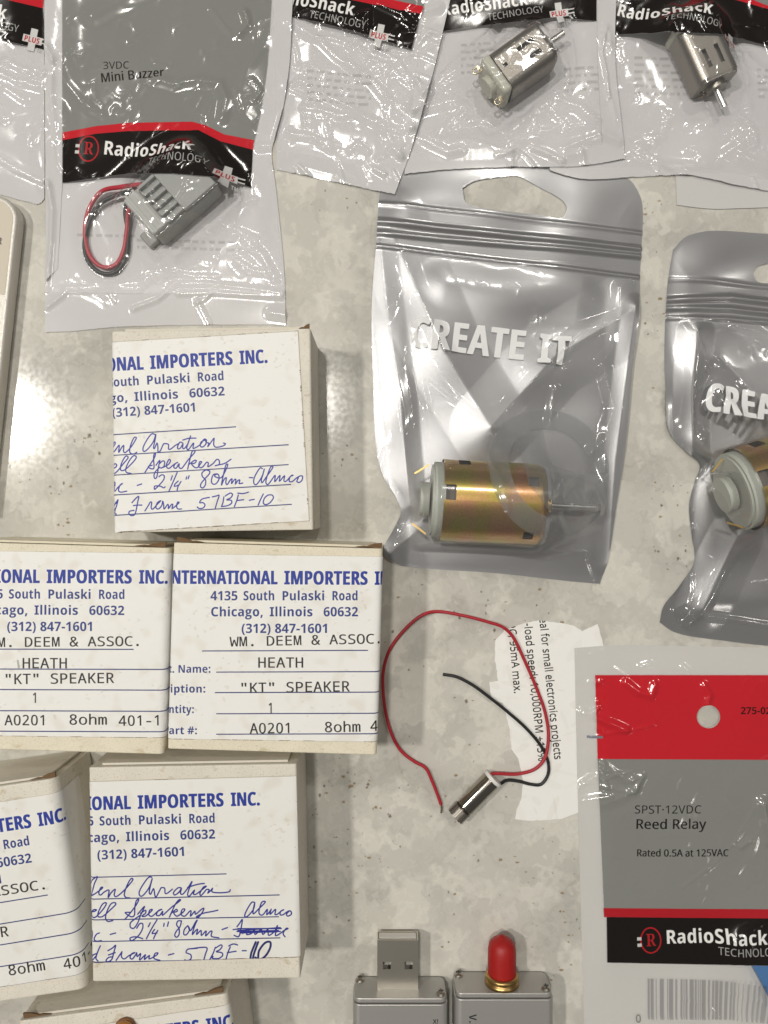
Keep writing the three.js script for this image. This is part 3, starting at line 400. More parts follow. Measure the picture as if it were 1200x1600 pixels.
makeBag({ name: 'zip_bag', label: 'silver zip bag in the centre, whole in view, printed create it', group: CIR, nu: 210, nv: 320, seed: 3,
  top: [[604, 262], [800, 258], [960, 272], [984, 282], [996, 298]], bottom: [[614, 878], [630, 884], [780, 896], [900, 909], [937, 912]],
  left: [[604, 262], [594, 300], [588, 380], [581, 480], [583, 600], [588, 700], [598, 742], [618, 776], [626, 800], [614, 828], [601, 852], [600, 866], [614, 878]], right: [[996, 298], [1003, 318], [1001, 400], [994, 500], [986, 570], [976, 690], [962, 790], [948, 878], [937, 912]],
  seal: [14, 16, 150, 32], rim: 10, puff: -0.0030, gap: 0.5, wave: 1.3, crumple: 0.12, baseFolds: [[[[591, 319], [1002, 365]], 0.35, 5], [[[589, 348], [999, 390]], 0.8, 8, 1], [[[587, 366], [999, 401]], 0.7, 7, 1], [[[585, 386], [997, 434]], 0.5, 5], [[[606, 352], [640, 430], [690, 545], [766, 668]], 1.0, 64], [[[766, 668], [862, 560], [980, 490]], 0.95, 64], [[[594, 380], [606, 500], [622, 600], [640, 790]], 0.7, 28], [[[990, 480], [975, 600], [960, 720], [950, 880]], 0.6, 22], [[[700, 440], [900, 470]], 0.8, 50, 1]], folds: [[14, 600, 560, 960, 860, 1.2, 0.5], [8, 590, 420, 640, 800, 1.5, 0.6]], frame: [560, 240, 1020, 930], hp: 4,
  curl: (x, y) => 1.2 * sst(640, 600, x) * sst(700, 860, y) + 1.4 * sst(940, 1000, x) * sst(430, 520, y) * sst(900, 700, y),
  inside: cyl(motor1), hole: [[722, 296], [740, 285], [788, 277], [808, 276], [838, 291], [880, 316], [885, 328], [877, 342], [850, 338], [745, 326], [727, 318]], back: silver,
  creases: [
    [[[634, 412], [648, 450], [690, 545], [730, 620], [766, 668]], 1.9, 20], [[[766, 668], [800, 632], [862, 560], [905, 520], [975, 500]], 1.8, 18], [[[654, 578], [700, 615], [742, 652], [766, 670]], 1.1, 10], [[[654, 578], [668, 640], [676, 700], [690, 720]], 1.1, 9], [[[640, 470], [632, 560], [650, 700], [640, 800]], 1.4, 22],
    [[[880, 580], [930, 575], [962, 540], [966, 450]], 1.1, 14], [[[940, 578], [955, 640], [946, 668], [940, 740], [938, 800]], 1.5, 16], [[[865, 610], [850, 700]], 0.8, 12], [[[938, 690], [890, 740], [850, 775]], 1.2, 16], [[[650, 812], [632, 830], [652, 852]], 1.0, 12], [[[652, 846], [760, 852], [915, 862], [930, 905]], 0.9, 10], [[[612, 600], [640, 760], [648, 800]], 1.1, 14], [[[840, 596], [900, 540], [940, 505]], 0.8, 12], [[[592, 540], [600, 560], [590, 600]], 0.8, 12], [[[800, 440], [840, 480], [838, 520]], 0.5, 20]],
  print(P) { printCreate(P, [[560, 240], [1020, 240], [1020, 930], [560, 930]], [['CREATE', 637, 540, 820, 563, 46], ['IT', 839, 566, 887, 572, 46]], [866, 736, 106, 74]); } });

// gold motors
const goldTex = (() => dtex(256, 256, (x, y) => { const a = n2(x / 70, y / 50), b = n2b(x / 40 + 9, y / 90), f = n2(x / 4, y / 4) * 0.03; const r = 0.78 + 0.05 * a + f, g = 0.65 + 0.05 * b + f - 0.03 * a, bl = 0.35 + 0.10 * a + f; return [255 * clamp(r), 255 * clamp(g), 255 * clamp(bl)]; }, true))();
goldTex.wrapS = goldTex.wrapT = THREE.RepeatWrapping;
const goldMat = new THREE.MeshPhysicalMaterial({ map: goldTex, metalness: 1, roughness: 0.33 }), steel = std([0.8, 0.79, 0.76], { metalness: 1, roughness: 0.3 }), brass = std([0.7, 0.48, 0.18], { metalness: 1, roughness: 0.3 }), capMat = phys([0.46, 0.48, 0.43], { roughness: 0.45 }), darkMat = std([0.06, 0.055, 0.05], { roughness: 0.6 }), lamin = std([0.20, 0.175, 0.15], { metalness: 0.2, roughness: 0.7 });
// a can along x from x0 to x1: profile(t) gives [y, z] for t in 0..1; cells in the given holes [t0, t1, x0, x1] are left out
function canShell(profile, x0, x1, holes, nt = 120, nx = 60, end = 1) {
  const pos = [], uv = [], idx = [];
  for (let j = 0; j <= nx; j++) for (let i = 0; i <= nt; i++) { const x = mix(x0, x1, j / nx), e = sst(1, 0, Math.min(1, (x1 - x) / 0.0012)), [y, z] = profile(i / nt); const s = 1 - 0.06 * e; pos.push(x, y * s, z * s); uv.push(i / nt, j / nx * 0.6); }
  for (let j = 0; j < nx; j++) for (let i = 0; i < nt; i++) {
    const t = (i + 0.5) / nt, x = mix(x0, x1, (j + 0.5) / nx); if (holes.some(([a, b, c, d]) => t > a && t < b && x > c && x < d)) continue;
    const k = j * (nt + 1) + i; idx.push(k, k + 1, k + nt + 1, k + 1, k + nt + 2, k + nt + 1);
  }
  const c0 = pos.length / 3; pos.push(x1 + 0.0001, 0, 0); uv.push(0.5, 0.5); const ring = nx * (nt + 1);
  for (let i = 0; i <= nt; i++) { pos.push(pos[(ring + i) * 3] + 0.0001, pos[(ring + i) * 3 + 1], pos[(ring + i) * 3 + 2]); uv.push(0.5 + 0.4 * Math.cos(i), 0.5 + 0.4 * Math.sin(i)); }
  if (end) for (let i = 0; i < nt; i++) idx.push(c0, c0 + 1 + i, c0 + 2 + i);
  const g = new THREE.BufferGeometry(); g.setAttribute('position', new THREE.Float32BufferAttribute(pos, 3)); g.setAttribute('uv', new THREE.Float32BufferAttribute(uv, 2)); g.setIndex(idx); g.computeVertexNormals(); return g;
}
function goldMotor(m, label, roll = 0) {
  const R = m.R / 1000, L = m.len * S, cy = 0.0007 + R, t = thing('gold_motor', label, 'motor', new THREE.Vector3((m.x - 600) * S, cy, (m.y - 800) * S), -m.a, 'gold motors inside silver zip bags');
  const prof = (q) => { const a = q * 2 * Math.PI + roll; return [R * Math.cos(a), R * Math.sin(a)]; }, h = L / 2, e = 1 / 120;
  const q0 = (a) => (((a - roll) / (2 * Math.PI)) % 1 + 1) % 1, hole = (a, w, x0, x1) => [q0(a) - w, q0(a) + w, x0, x1];
  part('can', canShell(prof, -h, h, [hole(-0.2, 0.03, -h, -h + 0.0036), hole(-0.55, 0.02, h - 0.0055, h - 0.0022), hole(-1.25, 0.03, -h + 0.0045, -h + 0.008), hole(0.85, 0.02, h - 0.006, h - 0.003)]), goldMat, t);
  part('armature', cylX(R - 0.0030, -h + 0.0005, h - 0.0012), lamin, t);
  const cap = part('end_cap', mergeGeometries([cylX(R * 0.93, -h - 0.0024, -h + 0.0006, 0, 0, 48), cylX(R * 0.86, -h - 0.0030, -h - 0.0024, 0, 0, 48), cylX(R * 0.42, -h - 0.0062, -h - 0.0036, 0, 0, 32)]), capMat, t);
  part('bushing', mergeGeometries([cylX(0.0032, h, h + 0.0022, 0, 0, 28), cylX(0.0022, h + 0.0022, h + 0.0032, 0, 0, 28)]), brass, t);
  part('shaft', cylX(0.0009, h + 0.003, h + 0.0165, 0, 0, 18), steel, t);
  for (const s of [-1, 1]) part('terminal', box(0.0050, 0.0002, 0.0005).rotateY(s * -0.6).translate(-h - 0.0062, R * 0.25, s * R * 0.72), brass, t);
  return t;
}
goldMotor(motor1, 'gold motor in the central zip bag, lying level with its shaft right');

// white bag corner below the right upper bag
makeBag({ name: 'parts_bag', label: 'plain white bag edge peeking out under the rightmost motor bag', group: RS, nu: 90, nv: 100, seed: 9, top: [[1050, 120], [1320, 120]], bottom: [[1057, 321], [1110, 327], [1160, 326], [1320, 320]], left: [[1050, 120], [1057, 321]], right: [[1320, 120], [1320, 320]],
  seal: [16, 16, 10, 40], rim: 4, puff: 0.0004, crumple: 0.25, frame: [1030, 100, 1340, 340], back: backWhite(1030, 100, 1340, 340), print(P) { P.poly([[1030, 270], [1340, 270], [1340, 340], [1030, 340]], '#d9d8d6', 0.1); } });

// small steel motors in bags
const can130 = (m) => { const f = tip(m.x, m.y, m.a); return (x, y) => { const [u, v] = f(x, y); let h = 0; if (Math.abs(u) < 46 && Math.abs(v) < 35) h = 0.9 + m.ht * (1 - 0.25 * sst(22, 39, Math.abs(v))) + 0.25; if (u > 36 && u < 78 && Math.abs(v) < 6) h = Math.max(h, 0.7 + m.ht * 0.5 + 1.2); if (u < -40 && u > -62 && Math.abs(v) < 36) h = Math.max(h, 1.0 + m.ht); if (u < -60 && u > -76 && Math.abs(v) < 36) h = Math.max(h, 9); return h; }; };
const tab = (P, pts, col = '#d9d8d8', tr = 0.1) => P.poly(pts, col, tr);
// photo position of the middle of each motor at half its height, brought down to the counter plan
const plan = (x, y, h) => ({ x: 600 + (x - 600) * (1 - h / 240), y: 800 + (y - 800) * (1 - h / 240) });
const motorD = { ...plan(814, 99, 6), a: -0.62, ht: 10.4 }, motorE = { ...plan(1099, 93, 6), a: 1.15, ht: 10.4 };

makeBag({ name: 'parts_bag', label: 'bag at the top right corner with a steel motor, shaft pointing down', group: RS, serrate: 1, nu: 210, nv: 230, seed: 21,
  top: [[880, -170], [1010, -170], [1330, -165]], bottom: [[858, 266], [886, 276], [920, 281], [990, 277], [1070, 275], [1150, 291], [1200, 300], [1330, 322]], left: [[880, -170], [868, 50], [858, 266]], right: [[1330, -165], [1330, 322]],
  seal: [18, 22, 30, 38], rim: 12, puff: -0.004, wave: 0.7, crumple: 0.3, folds: [[34, 970, 150, 1200, 270, 0.4, 0.7], [14, 1130, 60, 1230, 200, 0.8, 0.8], [8, 960, -20, 1200, 60, 0.2, 0.3]], frame: [840, -190, 1350, 340], hp: 4, inside: can130(motorE), back: backWhite(840, -190, 1350, 340, [[990, 90, 120, 6, 0.05], [1180, 110, 120, 5, 0.1]]),
  creases: [[[[1095, 185], [1125, 182], [1150, 195], [1172, 215], [1172, 235]], 1.0, 10], [[[1040, 190], [1030, 215], [1000, 235]], 1.1, 14], [[[1130, 245], [1150, 232], [1160, 222]], 1.0, 14], [[[1150, 250], [1200, 265], [1240, 300]], 1.1, 16], [[[1165, 150], [1200, 140]], 0.8, 12], [[[985, 250], [1060, 262], [1120, 262]], 0.7, 12], [[[1160, 100], [1200, 130], [1230, 170]], 1.0, 18], [[[1100, 200], [1070, 235], [1090, 245]], 0.7, 12]],
  print(P) {
    P.poly([[840, -190], [1350, -190], [1350, -110], [840, -110]], RED, 0.02); P.poly([[960, -110], [1316, -110], [1316, 40], [1200, 14], [1110, -8], [1040, -12], [960, -4]], GREY, 0.08);
    P.poly([[961, -18], [1050, -26], [1120, -22], [1165, -5], [1200, 9], [1316, 50], [1316, 66], [1200, 22], [961, 0]], RED, 0.03); P.poly([[961, -2], [1050, -12], [1120, -8], [1165, 4], [1200, 14], [1316, 58], [1316, 108], [1240, 84], [1200, 72], [1160, 61], [1120, 53], [1050, 50], [961, 54]], BLACK, 0);
    P.logo(962, 24, 1112, 22); tab(P, [[840, 250], [930, 262], [1070, 258], [1150, 272], [1350, 308], [1350, 345], [840, 345]]);
  } });
makeBag({ name: 'parts_bag', label: 'bag at the top with a steel motor, shaft pointing up right', group: RS, serrate: 1, nu: 190, nv: 230, seed: 33,
  top: [[640, -170], [800, -172], [965, -170]], bottom: [[632, 273], [700, 266], [800, 262], [900, 262], [975, 250]], left: [[640, -170], [640, 50], [632, 273]], right: [[965, -170], [960, 0], [958, 110], [966, 180], [975, 250]],
  seal: [18, 22, 30, 34], rim: 12, puff: -0.004, wave: 0.7, crumple: 0.3, folds: [[34, 640, 60, 780, 250, -0.8, 0.7], [26, 760, 170, 960, 255, 0.2, 0.7], [10, 870, 30, 950, 170, 1.0, 0.6]], frame: [610, -190, 1000, 290], hp: 4, inside: can130(motorD), back: backWhite(610, -190, 1000, 290, [[720, 70, 60, 5, -0.1], [880, 110, 60, 4, 0]]),
  creases: [[[[778, 55], [740, 100], [680, 140], [650, 175]], 1.3, 16], [[[690, 125], [740, 80], [775, 50]], 1.0, 12], [[[875, 45], [884, 85], [889, 115], [880, 150]], 1.1, 12], [[[870, 165], [900, 175], [925, 195]], 1.2, 14], [[[655, 175], [700, 165], [760, 172], [800, 165]], 1.0, 14], [[[835, 195], [828, 215], [850, 222]], 0.8, 8], [[[650, 215], [700, 240], [720, 235]], 0.8, 12], [[[720, 205], [760, 210], [800, 240]], 0.9, 14], [[[880, 235], [940, 215], [965, 225]], 0.8, 12], [[[795, 240], [800, 262]], 0.5, 8], [[[905, 240], [912, 260]], 0.5, 8]],
  print(P) {
    P.poly([[610, -190], [1000, -190], [1000, -110], [610, -110]], RED, 0.02); P.poly([[660, -110], [932, -110], [932, -20], [660, 0]], GREY, 0.08);
    P.poly([[660, -10], [780, -34], [870, -42], [932, -38], [932, -20], [660, 12]], RED, 0.03); P.poly([[655, 4], [780, -22], [870, -30], [932, -26], [932, 33], [870, 27], [780, 36], [697, 48], [655, 56]], BLACK, 0);
    P.logo(690, 25, 826, 7); tab(P, [[932, -110], [1000, -110], [1000, 290], [945, 290], [940, 200], [934, 100]], '#d9d8d8', 0.12); tab(P, [[600, 240], [700, 236], [800, 232], [900, 232], [1000, 216], [1000, 300], [600, 300]]);
  } });
function steelMotor(m, label) {
  const t = thing('steel_motor', label, 'motor', new THREE.Vector3((m.x - 600) * S, 0.0007 + m.ht / 2000, (m.y - 800) * S), -m.a, 'small steel motors in clear bags');
  const hw = 0.0066, hh = m.ht / 2000, r = 0.0030, L = 0.0084, P = 2 * (2 * (hw - r) + 2 * (hh - r)) + 2 * Math.PI * r;
  const prof = (q) => { // round the rounded rectangle from the middle of the upper face towards +z
    let s = q * P; const a = hw - r, b = hh - r, arc = Math.PI * r / 2, run = [[a, (k) => [hh, k]], [arc, (k) => [b + r * Math.cos(k / r), a + r * Math.sin(k / r)]], [2 * b, (k) => [b - k, hw]], [arc, (k) => [-b - r * Math.sin(k / r), a + r * Math.cos(k / r)]], [2 * a, (k) => [-hh, a - k]], [arc, (k) => [-b - r * Math.cos(k / r), -a - r * Math.sin(k / r)]], [2 * b, (k) => [-b + k, -hw]], [arc, (k) => [b + r * Math.sin(k / r), -a - r * Math.cos(k / r)]], [a + 1e-9, (k) => [hh, -a + k]]];
    for (const [l, f] of run) { if (s <= l) return f(s); s -= l; } return [hh, 0];
  };
  const z = (v) => ((v / P) % 1 + 1) % 1;
  const nickel = std([0.29, 0.27, 0.24], { metalness: 1, roughness: 0.4 });
  part('can', canShell(prof, -L, L, [[z(0.0014), z(0.0026), -0.001, 0.0048], [z(-0.0026), z(-0.0014), -0.001, 0.0048], [z(-0.0010), z(-0.0001), -0.0072, -0.0058]], 160, 70), nickel, t);
  part('armature', box(2 * L - 0.0012, 2 * hh - 0.004, 2 * hw - 0.004, -0.0003, 0, 0, 0.002), lamin, t);
  part('end_cap', mergeGeometries([box(0.0032, 2 * hh - 0.0003, 2 * hw - 0.0003, -L - 0.0014, 0, 0, 0.0012), cylX(0.0032, -L - 0.0048, -L - 0.003)]), phys([0.5, 0.5, 0.42], { roughness: 0.4 }), t);
  part('boss', cylX(0.0031, L, L + 0.0016), nickel, t);
  part('shaft', cylX(0.001, L + 0.0015, L + 0.0075, 0, 0, 18), steel, t);
  for (const s of [-1, 1]) part('terminal', mergeGeometries([box(0.0008, 0.0003, 0.002, -L - 0.0034, 0.001, s * 0.0057), new THREE.TorusGeometry(0.0009, 0.00028, 8, 18).rotateX(Math.PI / 2).translate(-L - 0.0046, 0.001, s * 0.0057)].map((g) => (g.index ? g.toNonIndexed() : g))), std([0.7, 0.62, 0.45], { metalness: 1, roughness: 0.3 }), t);
  for (const s of [-1, 1]) part('dimple', new THREE.CylinderGeometry(0.0005, 0.0005, 0.0002, 12).rotateZ(Math.PI / 2).translate(L + 0.0002, -0.001, s * 0.0041), darkMat, t);
  return t;
}
steelMotor(motorE, 'small steel motor in the top right bag, its shaft pointing down');
steelMotor(motorD, 'small steel motor in the upper middle bag, its shaft pointing up');

makeBag({ name: 'parts_bag', label: 'flat crinkled bag at the top between the buzzer and a motor, narrowing downwards', group: RS, serrate: 1, nu: 160, nv: 250, seed: 44,
  top: [[440, -170], [600, -172], [742, -168]], bottom: [[432, 265], [502, 280], [560, 293], [592, 300], [617, 306]], left: [[440, -170], [438, 50], [432, 265]], right: [[742, -168], [704, 0], [672, 135], [643, 234], [617, 306]],
  seal: [14, 26, 30, 42], rim: 14, puff: -0.001, wave: 0.5, gap: 1.2, crumple: 0.4, many: 0.5, folds: [[46, 450, 30, 660, 210, 0.7, 0.6], [22, 450, 180, 630, 270, 0.5, 0.6], [10, 640, 10, 690, 160, 1.8, 0.5]], frame: [410, -190, 760, 330], hp: 2, back: backWhite(410, -190, 760, 330, [[480, 110, 100, 5, 0.1]]),
  creases: [[[[455, 38], [500, 70], [525, 95], [575, 130], [600, 160], [620, 185], [644, 205]], 1.0, 11], [[[545, 105], [590, 140], [615, 165], [645, 180]], 0.9, 9], [[[505, 152], [540, 170], [565, 185], [600, 205], [612, 225], [625, 245]], 1.1, 11], [[[475, 172], [530, 185], [560, 185]], 0.8, 9], [[[450, 212], [490, 218], [515, 235]], 0.9, 9], [[[545, 240], [560, 228], [575, 240]], 0.9, 7], [[[590, 195], [610, 207], [645, 206]], 0.8, 8], [[[555, 130], [580, 100], [610, 110]], 0.9, 9], [[[560, 30], [575, 25], [575, 60], [545, 80]], 1.0, 8], [[[590, 12], [625, 30], [640, 45]], 0.9, 9], [[[650, 130], [660, 155], [690, 120]], 0.9, 8], [[[585, 85], [620, 100], [640, 130]], 0.9, 9], [[[455, 136], [470, 130], [482, 138]], 1.0, 7], [[[590, 250], [612, 236], [628, 250]], 0.9, 8], [[[600, 275], [585, 265]], 0.8, 8]],
  print(P) {
    P.poly([[410, -190], [760, -190], [760, -110], [410, -110]], RED, 0.02); P.poly([[446, -110], [690, -110], [663, 0], [660, 14], [446, -30]], GREY, 0.08);
    P.poly([[446, -46], [560, -12], [662, 10], [657, 24], [550, 2], [446, -28]], RED, 0.03); P.poly([[446, -30], [550, 0], [657, 22], [643, 77], [565, 52], [500, 35], [446, 24]], BLACK, 0);
    P.logo(415, -1, 552, 24); tab(P, [[690, -110], [760, -110], [704, 40], [617, 320], [590, 320], [640, 200], [664, 10]], '#d9d8d8', 0.12); tab(P, [[410, 232], [500, 246], [617, 272], [640, 330], [410, 330]], '#d9d8d8', 0.12);
  } });

makeBag({ name: 'parts_bag', label: 'bag at the top left corner, mostly outside the frame', group: RS, serrate: 1, nu: 120, nv: 230, seed: 57,
  top: [[-200, -170], [69, -165]], bottom: [[-200, 262], [-80, 286], [0, 304], [40, 314], [62, 318], [70, 310]], left: [[-200, -170], [-200, 262]], right: [[69, -165], [69, 0], [70, 180], [70, 310]],
  seal: [16, 6, 30, 34], rim: 10, puff: -0.001, wave: 0.7, crumple: 0.15, folds: [[13, -40, 90, 66, 300, 0.4, 0.4]], frame: [-220, -190, 100, 340], hp: 2, back: backWhite(-220, -190, 100, 340, [[-150, 140, 120, 4, 0.1]]),
  creases: [[[[12, 100], [32, 110], [48, 115]], 0.9, 9, 1], [[[0, 118], [30, 132], [62, 138], [69, 118]], 1.0, 10], [[[15, 143], [40, 160]], 0.8, 10], [[[0, 250], [30, 268], [66, 285]], 0.7, 8], [[[-10, 170], [12, 190]], 0.8, 10], [[[55, 225], [69, 200]], 0.6, 8]],
  print(P) {
    P.poly([[-220, -190], [100, -190], [100, -110], [-220, -110]], RED, 0.02); P.poly([[-186, -110], [68, -110], [68, 4], [-186, -50]], GREY, 0.08);
    P.poly([[-186, -64], [68, 0], [67, 15], [-186, -46]], RED, 0.03); P.poly([[-186, -48], [20, 2], [67, 13], [71, 78], [0, 62], [-186, 20]], BLACK, 0);
    P.logo(-128, 3, 9, 30); tab(P, [[-220, 220], [0, 262], [72, 282], [72, 340], [-220, 340]], '#d9d8d8', 0.12);
  } });

const buzz = { ...plan(268, 308, 6), a: -0.72 };
const buzzIn = (() => { const f = tip(buzz.x, buzz.y, buzz.a); return (x, y) => { const [u, v] = f(x, y); let h = 0; if (Math.abs(u) < 68 && Math.abs(v) < 43) h = 10.4; if (u <= -74 && u > -92 && Math.abs(v) < 34) h = Math.max(h, 4); const r = Math.hypot((x - 172) / 40, (y - 372) / 64); if (r < 1.08 && r > 0.8) h = Math.max(h, 3.2); return h; }; })();
makeBag({ name: 'parts_bag', label: 'bag holding the grey mini buzzer and its looped wires, upper left', group: RS, serrate: 1, nu: 190, nv: 330, seed: 68,
  top: [[76, -170], [260, -172], [462, -168]], bottom: [[71, 519], [120, 517], [178, 511], [300, 508], [447, 507]], left: [[76, -170], [71, 0], [73, 200], [73, 330], [71, 519]], right: [[462, -168], [458, 0], [453, 100], [443, 170], [431, 215], [425, 236], [432, 300], [444, 420], [447, 507]],
  seal: [18, 24, 30, 58], rim: 16, puff: -0.0042, wave: 0.7, crumple: 0.22, folds: [[26, 210, 300, 430, 460, 0.6, 0.7], [12, 300, 20, 420, 190, 1.2, 0.35], [18, 80, 440, 440, 500, 0.1, 0.6], [14, 76, 40, 96, 460, 1.5, 0.5], [8, 110, 300, 220, 440, 0.8, 0.4]], frame: [50, -190, 480, 540], hp: 5, inside: buzzIn, back: backWhite(50, -190, 480, 540, [[122, 366, 90, 1, 0.02], [215, 374, 160, 2, 0.03]]),
  creases: [[[[250, 130], [275, 137], [310, 130], [345, 135], [355, 160], [350, 190]], 0.9, 14], [[[255, 318], [270, 335], [290, 346], [320, 352], [350, 365], [365, 372]], 1.2, 11], [[[105, 452], [220, 452], [235, 438], [280, 428]], 0.9, 9], [[[270, 445], [330, 445], [440, 458]], 0.9, 8], [[[280, 460], [340, 458], [440, 465]], 0.6, 7], [[[350, 330], [370, 322], [400, 315]], 0.7, 8], [[[354, 340], [362, 360], [400, 375]], 0.8, 9], [[[385, 378], [410, 400], [430, 435]], 1.2, 12], [[[75, 450], [82, 380], [84, 330], [78, 290]], 1.2, 9], [[[76, 480], [100, 462]], 0.7, 8], [[[405, 232], [430, 230], [445, 180]], 1.4, 10], [[[376, 60], [390, 45], [384, 25]], 0.9, 10], [[[395, 130], [408, 145], [400, 160]], 0.7, 8], [[[200, 320], [225, 310], [245, 328]], 0.8, 9], [[[160, 340], [172, 352], [190, 330]], 0.6, 10], [[[90, 220], [82, 150], [86, 90]], 0.6, 9], [[[85, 100], [74, 75]], 1.0, 8], [[[150, 30], [220, -10], [290, -40]], 0.8, 26, 1], [[[370, 410], [395, 425], [420, 428]], 0.7, 9]],
  print(P) {
    P.poly([[50, -190], [480, -190], [480, -110], [50, -110]], RED, 0.02);
    P.poly([[98, -110], [427, -110], [424, 0], [418, 100], [408, 170], [397, 222], [350, 212], [322, 198], [300, 192], [200, 194], [98, 209]], GREY, 0.07);
    P.poly([[98, 207], [150, 197], [200, 192], [300, 190], [322, 196], [350, 210], [397, 219], [395, 236], [345, 222], [310, 205], [200, 206], [98, 221]], RED, 0.04);
    P.poly([[98, 219], [150, 209], [200, 205], [310, 203], [345, 221], [395, 234], [392, 293], [370, 285], [330, 276], [270, 271], [200, 271], [150, 278], [98, 286]], BLACK, 0);
    P.text('3VDC', 161, 108, 202, 107, 11, SANS, '#23211f'); P.text('Mini Buzzer', 157, 129, 256, 118, 14, SANS, '#23211f'); P.text('Mini Buzzer', 157.6, 129, 256.6, 118, 14, SANS, '#23211f');
    P.logo(160, 241, 299, 234); tab(P, [[427, -110], [480, -110], [480, 540], [446, 540], [440, 400], [424, 260], [432, 160], [428, 60]], '#d9d8d8', 0.12); tab(P, [[50, 456], [460, 460], [460, 540], [50, 540]], '#d9d8d8', 0.12);
    tab(P, [[50, -110], [97, -110], [97, 290], [90, 420], [50, 460]], '#d9d8d8', 0.12);
  } });
{ // the buzzer
  const t = thing('mini_buzzer', 'grey plastic mini buzzer with red and black wires inside its bag', 'buzzer', new THREE.Vector3((buzz.x - 600) * S, 0.0007, (buzz.y - 800) * S), -buzz.a);
  const grey = phys([0.31, 0.32, 0.305], { roughness: 0.4 });
  part('housing', box(0.0245, 0.0078, 0.0158, 0.0008, 0.0040, 0, 0.0011), grey, t);
  part('lid', box(0.0125, 0.0016, 0.0150, 0.0063, 0.0086, 0, 0.0005), grey, t);
  for (let k = 0; k < 6; k++) part('grille_bar', box(0.0064, 0.0016, 0.0011, -0.0030, 0.0086, -0.0066 + k * 0.00262, 0.0003), grey, t);
  part('wire_holder', mergeGeometries([box(0.0055, 0.0040, 0.0140, -0.0092, 0.0076, 0, 0.0008), box(0.0008, 0.0007, 0.0142, -0.0078, 0.0097, 0), box(0.0008, 0.0007, 0.0142, -0.0104, 0.0097, 0)].map((g) => (g.index ? g.toNonIndexed() : g))), phys([0.42, 0.43, 0.41], { roughness: 0.3 }), t);
  part('mounting_ear', mergeGeometries([box(0.0040, 0.0024, 0.0050, -0.0132, 0.0016, 0.0035, 0.0006)]), grey, t);
  const inv = new THREE.Matrix4().copy(t.matrixWorld); t.updateMatrixWorld(true); inv.copy(t.matrixWorld).invert();
  for (const [nm, mat, pts] of [['red_wire', phys([0.45, 0.03, 0.05], { roughness: 0.4 }), [[222, 288, 7], [190, 292, 5], [158, 300, 2.6], [138, 330, 2], [133, 372, 1.6], [142, 402, 1.6], [160, 417, 1.6], [180, 414, 1.6], [193, 392, 1.6], [198, 360, 2.4], [202, 325, 4], [216, 296, 6]]], ['black_wire', phys([0.01, 0.01, 0.011], { roughness: 0.45 }), [[226, 294, 6.4], [185, 304, 3.4], [155, 320, 2.2], [140, 346, 1.6], [132, 385, 1.6], [140, 412, 1.6], [160, 427, 1.6], [182, 424, 1.6], [197, 400, 1.6], [200, 362, 1.7], [196, 330, 2.6], [205, 300, 4.6], [222, 290, 5.6]]]]) {
    const c = new THREE.CatmullRomCurve3(pts.map(([x, y, h]) => W(x, y, h / 1000).applyMatrix4(inv))); part(nm, new THREE.TubeGeometry(c, 140, 0.00068, 10), mat, t);
  }
}

